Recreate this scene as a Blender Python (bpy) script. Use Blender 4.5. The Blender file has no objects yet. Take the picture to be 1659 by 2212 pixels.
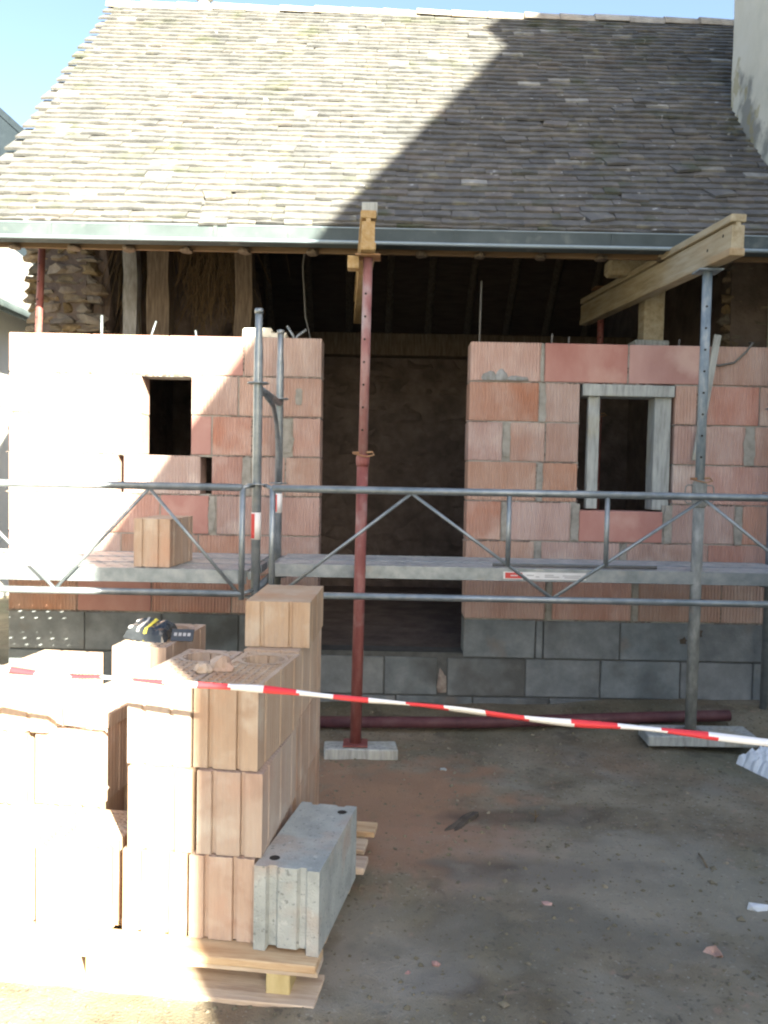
import bpy, bmesh, math, random
from mathutils import Vector, Matrix, Euler, noise
random.seed(7)
C = bpy.context.scene.collection
SC = bpy.context.scene
R = math.radians

# ------------------------------------------------------------------ camera, sky, sun, exposure
PITCH, ROLL = R(2.4), 0.02
cam = bpy.data.cameras.new('camera')
cam.sensor_fit = 'VERTICAL'; cam.sensor_height = 36.0; cam.lens = 36.0 * 1840 / 2212
cam.clip_start = 0.05; cam.clip_end = 2000
camo = bpy.data.objects.new('camera', cam); C.objects.link(camo)
fw = Vector((0, math.cos(PITCH), -math.sin(PITCH))); up0 = Vector((0, math.sin(PITCH), math.cos(PITCH)))
rt = Vector((1, 0, 0)) * math.cos(ROLL) + up0 * math.sin(ROLL)
up = Vector((-1, 0, 0)) * math.sin(ROLL) + up0 * math.cos(ROLL)
m = Matrix((rt, up, -fw)).transposed().to_4x4(); m.translation = (0, 0, 1.5)
camo.matrix_world = m
SC.camera = camo

SUN = Vector((0.4986, -1.0, 0.58)).normalized()
EL = math.asin(SUN.z); AZ = math.atan2(SUN.x, SUN.y)
w = bpy.data.worlds.new('World'); SC.world = w; w.use_nodes = True
nt = w.node_tree; nt.nodes.clear()
sky = nt.nodes.new('ShaderNodeTexSky'); sky.sky_type = 'NISHITA'; sky.sun_disc = False
sky.sun_elevation = EL; sky.sun_rotation = AZ
sky.air_density = 1.0; sky.dust_density = 2.5; sky.ozone_density = 1.0
bg = nt.nodes.new('ShaderNodeBackground'); bg.inputs[1].default_value = 0.05
wo = nt.nodes.new('ShaderNodeOutputWorld')
nt.links.new(sky.outputs[0], bg.inputs[0]); nt.links.new(bg.outputs[0], wo.inputs[0])
sl = bpy.data.lights.new('sun', 'SUN'); sl.energy = 5.0; sl.angle = R(0.4); sl.color = (1.0, 0.94, 0.75)
so = bpy.data.objects.new('sun', sl); C.objects.link(so)
so.rotation_euler = SUN.to_track_quat('Z', 'Y').to_euler()
vs = SC.view_settings; vs.view_transform = 'Standard'; vs.look = 'None'; vs.gamma = 1.0; vs.exposure = 3.05
vs.use_curve_mapping = False
SC.cycles.max_bounces = 8; SC.cycles.diffuse_bounces = 5
SC.cycles.filter_width = 2.2

# ------------------------------------------------------------------ helpers: materials
def mat(name, cols, scale=6.0, detail=7, rough=.88, bump=.25, bscale=45, metal=0.0, rnd=.0, hue=.0,
        stretch=(1, 1, 1), lo=.32, hi=.68, ribs=None, second=None, spec=.3, attr=False, bdist=.006):
    mt = bpy.data.materials.new(name); mt.use_nodes = True
    n = mt.node_tree; N = n.nodes; L = n.links; N.clear()
    out = N.new('ShaderNodeOutputMaterial'); p = N.new('ShaderNodeBsdfPrincipled'); L.new(p.outputs[0], out.inputs[0])
    tc = N.new('ShaderNodeTexCoord'); oi = N.new('ShaderNodeObjectInfo')
    sc = N.new('ShaderNodeVectorMath'); sc.operation = 'SCALE'; sc.inputs['Scale'].default_value = 3.37
    L.new(oi.outputs['Location'], sc.inputs[0])
    ad = N.new('ShaderNodeVectorMath'); ad.operation = 'ADD'
    L.new(tc.outputs['Object'], ad.inputs[0]); L.new(sc.outputs[0], ad.inputs[1])
    mp = N.new('ShaderNodeMapping'); mp.inputs['Scale'].default_value = stretch; L.new(ad.outputs[0], mp.inputs[0])
    t = N.new('ShaderNodeTexNoise'); t.inputs['Scale'].default_value = scale; t.inputs['Detail'].default_value = detail
    t.inputs['Roughness'].default_value = .62
    L.new(mp.outputs[0], t.inputs['Vector'])
    cr = N.new('ShaderNodeValToRGB'); e = cr.color_ramp.elements
    while len(e) > 1: e.remove(e[-1])
    k = len(cols)
    for i, c in enumerate(cols):
        pos = lo + (hi - lo) * i / max(1, k - 1)
        q = e[0] if i == 0 else e.new(pos)
        q.position = pos; q.color = (*c, 1)
    L.new(t.outputs['Fac'], cr.inputs[0]); col = cr.outputs[0]
    rs = oi.outputs['Random']
    if attr:
        at = N.new('ShaderNodeAttribute'); at.attribute_name = 'rnd'
        a2 = N.new('ShaderNodeMath'); a2.operation = 'ADD'; L.new(rs, a2.inputs[0]); L.new(at.outputs['Fac'], a2.inputs[1])
        fr = N.new('ShaderNodeMath'); fr.operation = 'FRACT'; L.new(a2.outputs[0], fr.inputs[0]); rs = fr.outputs[0]
        cr2 = N.new('ShaderNodeValToRGB'); f = cr2.color_ramp.elements
        while len(f) > 1: f.remove(f[-1])
        cr2.color_ramp.interpolation = 'LINEAR'
        for i, (ps, c) in enumerate(attr):
            q = f[0] if i == 0 else f.new(ps)
            q.position = ps; q.color = (*c, 1)
        L.new(rs, cr2.inputs[0])
        mx = N.new('ShaderNodeMix'); mx.data_type = 'RGBA'; mx.blend_type = 'MULTIPLY'; mx.inputs[0].default_value = 1
        L.new(col, mx.inputs[6]); L.new(cr2.outputs[0], mx.inputs[7]); col = mx.outputs[2]
    if second:   # (colour, scale, lo, hi, strength): blotches with a shape of their own
        for (c2, s2, l2, h2, st) in second:
            t2 = N.new('ShaderNodeTexNoise'); t2.inputs['Scale'].default_value = s2; t2.inputs['Detail'].default_value = 5
            of = N.new('ShaderNodeVectorMath'); of.operation = 'ADD'; of.inputs[1].default_value = (s2 * 3.1, 17 + s2, 5)
            L.new(ad.outputs[0], of.inputs[0]); L.new(of.outputs[0], t2.inputs['Vector'])
            mr = N.new('ShaderNodeMapRange'); mr.inputs[1].default_value = l2; mr.inputs[2].default_value = h2
            mr.inputs[4].default_value = st
            L.new(t2.outputs['Fac'], mr.inputs[0])
            mx = N.new('ShaderNodeMix'); mx.data_type = 'RGBA'; L.new(mr.outputs[0], mx.inputs[0])
            L.new(col, mx.inputs[6]); mx.inputs[7].default_value = (*c2, 1); col = mx.outputs[2]
    if rnd or hue:
        hs = N.new('ShaderNodeHueSaturation'); L.new(col, hs.inputs['Color'])
        mr = N.new('ShaderNodeMapRange'); mr.inputs[3].default_value = 1 - rnd; mr.inputs[4].default_value = 1 + rnd
        L.new(rs, mr.inputs[0]); L.new(mr.outputs[0], hs.inputs['Value'])
        ml = N.new('ShaderNodeMath'); ml.operation = 'MULTIPLY'; ml.inputs[1].default_value = 7.77; L.new(rs, ml.inputs[0])
        fr = N.new('ShaderNodeMath'); fr.operation = 'FRACT'; L.new(ml.outputs[0], fr.inputs[0])
        m2 = N.new('ShaderNodeMapRange'); m2.inputs[3].default_value = 1 - 3 * rnd; m2.inputs[4].default_value = 1 + 2 * rnd
        L.new(fr.outputs[0], m2.inputs[0]); L.new(m2.outputs[0], hs.inputs['Saturation'])
        m3 = N.new('ShaderNodeMapRange'); m3.inputs[3].default_value = .5 - hue; m3.inputs[4].default_value = .5 + hue
        ml2 = N.new('ShaderNodeMath'); ml2.operation = 'MULTIPLY'; ml2.inputs[1].default_value = 13.13; L.new(rs, ml2.inputs[0])
        fr2 = N.new('ShaderNodeMath'); fr2.operation = 'FRACT'; L.new(ml2.outputs[0], fr2.inputs[0])
        L.new(fr2.outputs[0], m3.inputs[0]); L.new(m3.outputs[0], hs.inputs['Hue'])
        col = hs.outputs[0]
    L.new(col, p.inputs['Base Color'])
    p.inputs['Roughness'].default_value = rough; p.inputs['Metallic'].default_value = metal
    p.inputs['Specular IOR Level'].default_value = spec
    if bump:
        tb = N.new('ShaderNodeTexNoise'); tb.inputs['Scale'].default_value = bscale; tb.inputs['Detail'].default_value = 6
        L.new(mp.outputs[0], tb.inputs['Vector'])
        h = tb.outputs['Fac']
        if ribs:    # fine vertical striation of extruded clay
            sx = N.new('ShaderNodeSeparateXYZ'); L.new(tc.outputs['Object'], sx.inputs[0])
            sm = N.new('ShaderNodeMath'); sm.operation = 'ADD'; L.new(sx.outputs[0], sm.inputs[0]); L.new(sx.outputs[1], sm.inputs[1])
            ml = N.new('ShaderNodeMath'); ml.operation = 'MULTIPLY'; ml.inputs[1].default_value = 2 * math.pi / ribs
            L.new(sm.outputs[0], ml.inputs[0])
            sn = N.new('ShaderNodeMath'); sn.operation = 'SINE'; L.new(ml.outputs[0], sn.inputs[0])
            am = N.new('ShaderNodeMath'); am.operation = 'MULTIPLY_ADD'; am.inputs[1].default_value = .55
            L.new(sn.outputs[0], am.inputs[0]); L.new(h, am.inputs[2]); h = am.outputs[0]
        b = N.new('ShaderNodeBump'); b.inputs['Strength'].default_value = bump; b.inputs['Distance'].default_value = bdist
        L.new(h, b.inputs['Height']); L.new(b.outputs[0], p.inputs['Normal'])
    return mt

CLAY = [(.36, .21, .165), (.41, .265, .218), (.45, .32, .275)]
M = {}
M['brick'] = mat('clay_brick', CLAY, scale=5, rnd=.10, hue=.009, ribs=.021, bump=.55, bscale=60, stretch=(1.3, 1.3, .55), bdist=.009,
                 second=[((.58, .47, .41), 3.2, .56, .72, .65), ((.44, .19, .12), 2.1, .6, .75, .45)])
M['lintel'] = mat('red_clay', [(.32, .165, .145), (.37, .205, .18), (.41, .25, .22)], scale=4, rnd=.08, bump=.2, stretch=(1, 1, .5),
                  second=[((.50, .36, .31), 3.0, .58, .72, .6)])
M['fbrick'] = mat('pallet_brick', [(.36, .25, .18), (.40, .295, .22), (.435, .34, .265)], scale=5, rnd=.07, hue=.006, ribs=.024, bump=.35,
                  bscale=90, stretch=(1.6, 1.6, .5), second=[((.42, .22, .135), 3.0, .54, .70, .6), ((.50, .44, .37), 6, .56, .70, .6), ((.30, .19, .13), 9, .62, .72, .5)])
M['mortar'] = mat('mortar', [(.20, .19, .17), (.28, .27, .24), (.34, .33, .30)], scale=14, bump=.6, bscale=70)
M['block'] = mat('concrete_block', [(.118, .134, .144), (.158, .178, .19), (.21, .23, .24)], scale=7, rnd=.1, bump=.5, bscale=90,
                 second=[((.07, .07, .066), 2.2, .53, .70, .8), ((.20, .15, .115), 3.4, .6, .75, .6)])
M['cblock'] = mat('loose_concrete_block', [(.26, .29, .285), (.33, .36, .355), (.39, .42, .415)], scale=9, bump=.9, bscale=150, bdist=.005,
                  second=[((.42, .29, .21), 4.4, .53, .68, .55), ((.13, .145, .145), 70, .62, .68, .7), ((.48, .50, .49), 40, .64, .7, .5)])
M['tile'] = mat('roof_tile', [(.068, .070, .072), (.104, .106, .105), (.165, .162, .148)], scale=7, bump=.5, bscale=40, lo=.3, hi=.72,
                attr=[(0, (.82, .82, .84)), (.25, (.90, .89, .90)), (.5, (.97, .95, .94)), (.72, (1.04, 1.01, .99)), (.88, (1.12, 1.02, .97)),
                      (.96, (1.2, 1.15, 1.08)), (1, (2.5, 2.5, 2.45))],
                second=[((.055, .065, .035), 2.6, .58, .74, .8), ((.33, .31, .20), 6.0, .62, .78, .4), ((.42, .43, .44), 13, .67, .74, .75)])
M['ridge'] = mat('ridge_tile', [(.22, .19, .16), (.36, .32, .27), (.46, .42, .36)], scale=6, rnd=.15, bump=.4,
                 second=[((.45, .30, .06), 5, .66, .78, .8)])
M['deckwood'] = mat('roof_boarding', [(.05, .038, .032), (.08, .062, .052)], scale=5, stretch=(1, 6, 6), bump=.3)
M['oldwood'] = mat('old_timber', [(.075, .058, .042), (.12, .095, .07), (.17, .14, .105)], scale=9, stretch=(6, 6, .6), bump=.5, bscale=20)
M['limewood'] = mat('limewashed_post', [(.13, .125, .11), (.23, .235, .23), (.34, .355, .36)], scale=6, stretch=(3, 3, .8), bump=.5, bscale=20)
M['fascia'] = mat('eaves_board', [(.11, .07, .04), (.16, .105, .06), (.20, .14, .085)], scale=5, stretch=(.6, 8, 8), bump=.3)
M['newwood'] = mat('formwork_timber', [(.26, .215, .135), (.34, .295, .205), (.39, .35, .26)], scale=7, stretch=(5, .6, 5), bump=.25, bscale=25,
                   second=[((.33, .20, .09), 1.6, .58, .72, .5)])
M['yellowbeam'] = mat('yellow_beam_timber', [(.26, .165, .065), (.33, .23, .11), (.38, .29, .18)], scale=7, stretch=(5, .6, 5), bump=.25, bscale=25)
M['greywood'] = mat('weathered_timber', [(.22, .23, .22), (.33, .35, .34), (.42, .44, .42)], scale=8, stretch=(5, 5, .6), bump=.4, bscale=25,
                    second=[((.36, .32, .2), 3, .58, .7, .5)])
M['pallet'] = mat('pallet_wood', [(.36, .24, .15), (.48, .36, .24), (.56, .45, .31)], scale=6, stretch=(.7, 6, 6), rnd=.12, bump=.3, bscale=25)
M['palletblock'] = mat('pallet_block_wood', [(.42, .34, .16), (.52, .44, .24)], scale=6, stretch=(4, 4, 1), bump=.3)
M['zinc'] = mat('zinc', [(.042, .056, .060), (.056, .073, .078), (.075, .093, .098)], scale=3, metal=.0, rough=.7, bump=.06, spec=.2,
                second=[((.20, .22, .2), 9, .58, .75, .4)])
M['galv'] = mat('galvanised_steel', [(.17, .20, .22), (.23, .265, .29), (.30, .33, .355)], scale=14, metal=.55, rough=.42, bump=.06, spec=.5,
                second=[((.33, .31, .28), 7, .6, .75, .5)])
M['deck'] = mat('scaffold_deck_steel', [(.27, .29, .30), (.37, .385, .39), (.47, .475, .47)], scale=8, metal=.3, rough=.6, bump=.2, bscale=60,
                second=[((.52, .42, .37), 4, .55, .72, .5)])
M['redprop'] = mat('red_prop_paint', [(.15, .045, .042), (.20, .068, .062), (.25, .115, .105)], scale=10, stretch=(2, 2, .6), rough=.6, bump=.12,
                   second=[((.33, .26, .25), 6, .58, .74, .7)])
M['pinkprop'] = mat('worn_red_paint', [(.19, .075, .075), (.25, .125, .12), (.30, .20, .20)], scale=9, stretch=(2, 2, .6), rough=.6, bump=.12,
                    second=[((.36, .34, .34), 5, .52, .7, .7)])
M['greyprop'] = mat('grey_prop_steel', [(.12, .125, .12), (.20, .21, .20), (.32, .33, .31)], scale=9, stretch=(2, 2, .8), rough=.6, bump=.15,
                    second=[((.22, .15, .10), 4, .6, .72, .6)])
M['blueprop'] = mat('blue_grey_prop_steel', [(.12, .16, .20), (.20, .25, .29), (.34, .37, .38)], scale=10, stretch=(2, 2, .7), rough=.55, bump=.15)
M['darkred'] = mat('dark_red_paint', [(.06, .022, .028), (.085, .033, .04), (.11, .055, .06)], scale=9, rough=.6, bump=.12)
M['bead'] = mat('zinc_painted_sheen', [(.17, .22, .26), (.22, .28, .32)], scale=5, metal=.2, rough=.45, bump=.05, spec=.5)  # paler than the gutter zinc: sky light on its edges put into colour
M['rust'] = mat('rusty_steel', [(.20, .10, .05), (.30, .17, .09), (.34, .24, .14)], scale=14, rough=.8, bump=.2)
M['hole'] = mat('dark_hole', [(.02, .018, .016), (.03, .026, .022)], bump=0)
M['stone'] = mat('rubble_stone', [(.11, .085, .055), (.165, .13, .088), (.22, .18, .125)], scale=9, rnd=.2, hue=.01, bump=.8, bscale=22, bdist=.02)
M['earth'] = mat('earth_render', [(.075, .060, .055), (.115, .093, .083), (.16, .13, .115)], scale=5, bump=.8, bscale=18, bdist=.02)
M['render'] = mat('lime_render', [(.54, .52, .44), (.62, .60, .51), (.66, .64, .56)], scale=3, bump=.5, bscale=25,
                  second=[((.16, .17, .165), 2.6, .55, .66, .7), ((.38, .32, .12), 4.3, .64, .72, .7)])
M['whitewall'] = mat('white_render', [(.62, .63, .60), (.70, .70, .67)], scale=3, bump=.2)
M['slate'] = mat('slate_painted_shade', [(.016, .023, .030), (.024, .033, .042)], scale=5, bump=.2, spec=.1, rough=.95)  # nearly black blue: the shade on the far house is put into the colour
M['straw'] = mat('straw', [(.09, .065, .04), (.17, .13, .08)], scale=30, bump=0, rnd=.2)
M['red'] = mat('red_tape_plastic', [(.62, .035, .045), (.68, .05, .06)], rough=.35, bump=0, spec=.5)
M['white'] = mat('white_tape_plastic', [(.72, .72, .74), (.78, .78, .8)], rough=.35, bump=0, spec=.5)
M['sack'] = mat('white_plastic_sack', [(.52, .57, .62), (.62, .66, .70)], scale=9, rough=.5, bump=.4, bscale=20)
M['blackplastic'] = mat('black_plastic', [(.02, .022, .024), (.05, .055, .06)], scale=12, rough=.22, bump=.25, bscale=30, spec=.6)
M['yellow'] = mat('yellow_print', [(.65, .55, .05), (.7, .6, .1)], bump=0, rough=.35)
M['whiteprint'] = mat('white_print', [(.6, .6, .6), (.75, .75, .75)], bump=0, rough=.35)
M['redprint'] = mat('red_print', [(.5, .05, .05), (.6, .08, .07)], bump=0, rough=.4)
M['greyprint'] = mat('grey_print', [(.3, .3, .31), (.4, .4, .41)], bump=0, rough=.4)
M['cable'] = mat('grey_cable', [(.10, .10, .10), (.16, .16, .15)], bump=0)
M['mud'] = mat('dark_mud', [(.05, .042, .035), (.09, .075, .06)], scale=20, bump=.5)

# ------------------------------------------------------------------ helpers: geometry
def link(name, me, mats, parent=None, loc=None, rot=None):
    o = bpy.data.objects.new(name, me); C.objects.link(o)
    for q in (mats if isinstance(mats, (list, tuple)) else [mats]):
        if len(me.materials) < (len(mats) if isinstance(mats, (list, tuple)) else 1): me.materials.append(M[q])
    if parent: o.parent = parent
    if loc is not None: o.location = loc
    if rot is not None: o.rotation_euler = rot
    return o
def tag(o, label, cat=None, group=None, kind=None):
    o['label'] = label
    if cat: o['category'] = cat
    if group: o['group'] = group
    if kind: o['kind'] = kind
    return o
def thing(name, label, cat, loc=(0, 0, 0), rz=0, group=None):
    o = bpy.data.objects.new(name, None); C.objects.link(o); o.location = loc; o.rotation_euler = (0, 0, rz)
    o.empty_display_size = .1
    return tag(o, label, cat, group)
def tomesh(bm, name='mesh', smooth=False):
    bmesh.ops.recalc_face_normals(bm, faces=bm.faces[:])
    me = bpy.data.meshes.new(name); bm.to_mesh(me); bm.free()
    if smooth:
        for p in me.polygons: p.use_smooth = True
    return me
def box(bm, x0, x1, y0, y1, z0, z1, mi=0, mtx=None):
    vs_ = [bm.verts.new(Vector((x, y, z)) if mtx is None else mtx @ Vector((x, y, z))) for x in (x0, x1) for y in (y0, y1) for z in (z0, z1)]
    for f in ((0, 1, 3, 2), (4, 6, 7, 5), (0, 4, 5, 1), (2, 3, 7, 6), (0, 2, 6, 4), (1, 5, 7, 3)):
        q = bm.faces.new([vs_[i] for i in f]); q.material_index = mi
def boxmesh(sx, sy, sz, bev=.004, jit=0, seed=0, z0=None):
    """box centred in x,y, base at z0 (default 0), bevelled"""
    bm = bmesh.new(); z0 = 0 if z0 is None else z0
    box(bm, -sx / 2, sx / 2, -sy / 2, sy / 2, z0, z0 + sz)
    if jit:
        rr = random.Random(seed)
        for v in bm.verts: v.co += Vector([rr.uniform(-jit, jit) for _ in range(3)])
    if bev: bmesh.ops.bevel(bm, geom=bm.edges[:], offset=bev, segments=1, affect='EDGES')
    return tomesh(bm)
def tube(bm, pts, r, seg=12, cap=True, mi=0):
    """tube through points; r a number or one radius per point"""
    pts = [Vector(p) for p in pts]; n = len(pts)
    rs = r if isinstance(r, (list, tuple)) else [r] * n
    rings = []
    ref = None
    for i, p in enumerate(pts):
        d = (pts[min(i + 1, n - 1)] - pts[max(i - 1, 0)]).normalized()
        if ref is None: ref = Vector((0, 0, 1)) if abs(d.z) < .9 else Vector((1, 0, 0))
        a = (ref - d * ref.dot(d)).normalized(); b = d.cross(a); ref = a
        rings.append([bm.verts.new(p + (a * math.cos(2 * math.pi * k / seg) + b * math.sin(2 * math.pi * k / seg)) * rs[i]) for k in range(seg)])
    for i in range(n - 1):
        for k in range(seg):
            f = bm.faces.new([rings[i][k], rings[i][(k + 1) % seg], rings[i + 1][(k + 1) % seg], rings[i + 1][k]]); f.material_index = mi; f.smooth = True
    if cap:
        for rg in (rings[0], rings[-1]):
            f = bm.faces.new(rg); f.material_index = mi
def tubeobj(name, pts, r, m_, parent=None, seg=12):
    bm = bmesh.new(); tube(bm, pts, r, seg)
    me = bpy.data.meshes.new(name); bmesh.ops.recalc_face_normals(bm, faces=bm.faces[:]); bm.to_mesh(me); bm.free()
    return link(name, me, m_, parent)
def boxobj(name, x0, x1, y0, y1, z0, z1, m_, parent=None, bev=.003, jit=0):
    me = boxmesh(x1 - x0, y1 - y0, z1 - z0, bev, jit, seed=int(x0 * 1000 + z0 * 77))
    return link(name, me, m_, parent, ((x0 + x1) / 2, (y0 + y1) / 2, z0))
def blob(sx, sy, sz, seed, sub=2, rough_=.25, flat=.0):
    """irregular lump with a flattish base at z=0"""
    bm = bmesh.new(); bmesh.ops.create_icosphere(bm, subdivisions=sub, radius=1)
    o = Vector((seed * 3.3, seed * 1.7, seed * 9.1))
    for v in bm.verts:
        k = 1 + rough_ * noise.noise(v.co * 1.3 + o) * 2 + (.35 * rough_ * noise.noise(v.co * 4.3 + o) if sub > 2 else 0)
        v.co = v.co * k
        v.co = Vector((v.co.x * sx, v.co.y * sy, max(v.co.z, -.35 + flat) * sz))
    mn = min(v.co.z for v in bm.verts)
    for v in bm.verts: v.co.z -= mn
    return tomesh(bm)

# ------------------------------------------------------------------ ground
def gh(x, y):
    h = .016 * noise.noise(Vector((x * 1.7, y * 1.7, 0))) + .010 * noise.noise(Vector((x * 5, y * 5, 3))) + .005 * noise.noise(Vector((x * 15, y * 15, 5)))
    a = max(0, min(1, (y - 4.85) / .5)); b = max(0, min(1, (x - .9) / 1.2))
    if y < 5.6 and x > -3: h += .10 * a * b + .03 * a * (1 - b)
    return h
def axis(lo, hi, a, b, fine):
    xs = []; v = a
    while v <= b: xs.append(v); v += fine
    s = fine; v = xs[-1]
    while v < hi: s *= 1.5; v += s; xs.append(min(v, hi))
    s = fine; v = a
    while v > lo: s *= 1.5; v -= s; xs.insert(0, max(v, lo))
    return xs
gx, gy = axis(-400, 400, -2.6, 2.8, .04), axis(-400, 600, 1.4, 5.5, .04)
gv = [(x, y, gh(x, y) if abs(x) < 6 and -2 < y < 9 else 0) for y in gy for x in gx]
gf = [(j * len(gx) + i, j * len(gx) + i + 1, (j + 1) * len(gx) + i + 1, (j + 1) * len(gx) + i) for j in range(len(gy) - 1) for i in range(len(gx) - 1)]
gm = bpy.data.meshes.new('ground'); gm.from_pydata(gv, [], gf)
for p in gm.polygons: p.use_smooth = True
M['dirt'] = mat('trodden_earth', [(.105, .088, .060), (.16, .137, .097), (.21, .184, .134), (.255, .228, .172)], scale=3.2, detail=15, bump=.9, bscale=130, bdist=.006, lo=.3, hi=.7,
                second=[((.24, .155, .10), 1.1, .54, .70, .5), ((.11, .118, .078), .8, .48, .62, .6), ((.24, .235, .20), 2.2, .56, .70, .5), ((.06, .053, .043), 4.5, .61, .70, .5), ((.28, .20, .15), 17, .62, .70, .6), ((.06, .055, .045), 42, .60, .66, .6), ((.30, .29, .25), 55, .63, .68, .6)])
def spots_on(mt, spots):
    """stains lying on the ground where they are: (x, y, rx, ry, colour, strength)"""
    n = mt.node_tree; N = n.nodes; L = n.links
    p = [q for q in N if q.type == 'BSDF_PRINCIPLED'][0]; col = p.inputs['Base Color'].links[0].from_socket
    tc = N.new('ShaderNodeTexCoord'); t = N.new('ShaderNodeTexNoise'); t.inputs['Scale'].default_value = 5; t.inputs['Detail'].default_value = 8
    L.new(tc.outputs['Object'], t.inputs['Vector'])
    for (x, y, rx, ry, c, st) in spots:
        mp = N.new('ShaderNodeMapping'); mp.inputs['Location'].default_value = (-x / rx, -y / ry, 0); mp.inputs['Scale'].default_value = (1 / rx, 1 / ry, 0)
        L.new(tc.outputs['Object'], mp.inputs[0])
        ln = N.new('ShaderNodeVectorMath'); ln.operation = 'LENGTH'; L.new(mp.outputs[0], ln.inputs[0])
        ma = N.new('ShaderNodeMath'); ma.operation = 'MULTIPLY_ADD'; ma.inputs[1].default_value = 2.6; L.new(t.outputs['Fac'], ma.inputs[0])
        L.new(ln.outputs['Value'], ma.inputs[2])
        mr = N.new('ShaderNodeMapRange'); mr.inputs[1].default_value = 2.55; mr.inputs[2].default_value = 1.9; mr.inputs[3].default_value = 0; mr.inputs[4].default_value = st
        L.new(ma.outputs[0], mr.inputs[0])
        mx = N.new('ShaderNodeMix'); mx.data_type = 'RGBA'; L.new(mr.outputs[0], mx.inputs[0]); L.new(col, mx.inputs[6]); mx.inputs[7].default_value = (*c, 1); col = mx.outputs[2]
    L.new(col, p.inputs['Base Color'])
spots_on(M['dirt'], [(-.02, 3.95, .65, .55, (.27, .16, .10), .8), (.15, 3.4, .55, .35, (.28, .17, .115), .7), (.75, 3.75, .45, .12, (.07, .058, .045), .6), (1.5, 2.6, .35, .3, (.09, .085, .06), .5), (.62, 3.2, .42, .11, (.06, .045, .035), .85),
                     (.22, 2.48, .13, .08, (.055, .045, .035), .8), (-.02, 2.62, .35, .25, (.33, .315, .275), .55), (1.0, 3.1, .7, .5, (.25, .24, .205), .5), (.45, 2.75, .5, .22, (.10, .095, .075), .5)])
g = link('ground', gm, 'dirt'); tag(g, 'trodden brown earth of the building yard', kind='structure')

# ------------------------------------------------------------------ barn: a thing with walls, roof, gutter
barn = thing('barn', 'old barn under tiled roof with new hollow clay brick front walls', 'building', (0, 5.5, 0))
def sub(name, parent, kids_at=None): ...
INV = Matrix.Translation((0, -5.5, 0))
def bpart(name, me, m_):      # mesh in world coordinates, made a part of the barn
    me.transform(INV); return link(name, me, m_, barn)

WY, BT, PITCHZ, Z0 = 5.5, .20, .2557, .591
BRICKS = {}
def brickmesh(l, h, d):
    k = (round(l, 2), round(h, 3), d)
    if k not in BRICKS: BRICKS[k] = boxmesh(l, d, h, .004)
    return BRICKS[k]
def wall(part_label, rows, opening, red=(), patches=(), slots=()):
    """rows: {course: [(x0,x1),...]}; joints become the wall's own mortar mesh"""
    bm = bmesh.new()
    x0 = min(a for r in rows.values() for a, b in r); x1 = max(b for r in rows.values() for a, b in r)
    for c, r in rows.items():
        z = Z0 + c * PITCHZ
        segs = [(x0, x1)]
        if opening and opening[2] - .02 < z < opening[3] + .02: segs = [(x0, opening[0]), (opening[1], x1)]
        for a, b in segs: box(bm, a + .004, b - .004, WY + .007, WY + BT - .004, z - .012, z + .004)
        r = sorted(r)
        for (a, b), (a2, b2) in zip(r, r[1:]):
            if opening and b <= opening[0] + .03 and a2 >= opening[1] - .03: continue
            if any(abs((b + a2) / 2 - s) < .04 and c == sc_ for sc_, s in slots): continue
            box(bm, b - .004, a2 + .004, WY + (.004 if a2 - b > .02 else .008), WY + BT - .006, z + .003, z + PITCHZ - .011)
    w_ = bpart('brick_wall', tomesh(bm), 'mortar'); w_['label'] = part_label
    for c, r in rows.items():
        for it in r:
            a, b = it
            ismooth = (c, round(a, 2)) in red
            hh = PITCHZ - .009
            if ismooth and c == 2 and a > 0: hh = .20
            o = link('brick', brickmesh(b - a, hh, BT), 'lintel' if ismooth else 'brick', w_)
            if ismooth:
                o.data = boxmesh(b - a, BT, hh, .004); o.data.materials.append(M['lintel'])
            jx = random.uniform(-.0025, .0025)
            o.location = ((a + b) / 2, WY - 5.5 + BT / 2 + random.uniform(-.003, .002), Z0 + c * PITCHZ + .002)
            o.rotation_euler = (0, random.uniform(-.002, .002), random.uniform(-.004, .004))
    return w_
G = .004
def run(*e):  # edges -> bricks with thin joints
    return [(a + G, b - G) for a, b in zip(e, e[1:])]
XR = 2.75
rowsR = {0: run(.53, 1.06) + run(1.10, 1.62) + run(1.66, 2.2, XR),
         1: run(.53, .98) + run(1.02, 1.53) + run(1.575, 2.1, XR),
         2: run(.53, .76) + run(.80, 1.21) + [(1.262, 1.80)] + run(1.86, 2.27) + run(2.315, XR),
         3: run(.53, .98) + run(1.015, 1.245) + run(1.855, 2.05, 2.55, XR),
         4: run(.53, .755) + run(.80, 1.03, 1.245) + run(1.855, 2.32) + run(2.375, XR),
         5: run(.53, .985) + run(1.02, 1.245) + run(1.855, 2.0, 2.4, XR),
         6: run(.53, 1.0) + [(1.012, 1.545)] + [(1.555, 2.03)] + run(2.04, 2.5, XR)}
wallR = wall('clay brick wall right of the doorway with timber-propped window', rowsR, (1.25, 1.85, 1.315, 2.12), red={(2, 1.26), (6, 1.01), (6, 1.56), (6, 1.55)})
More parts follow.
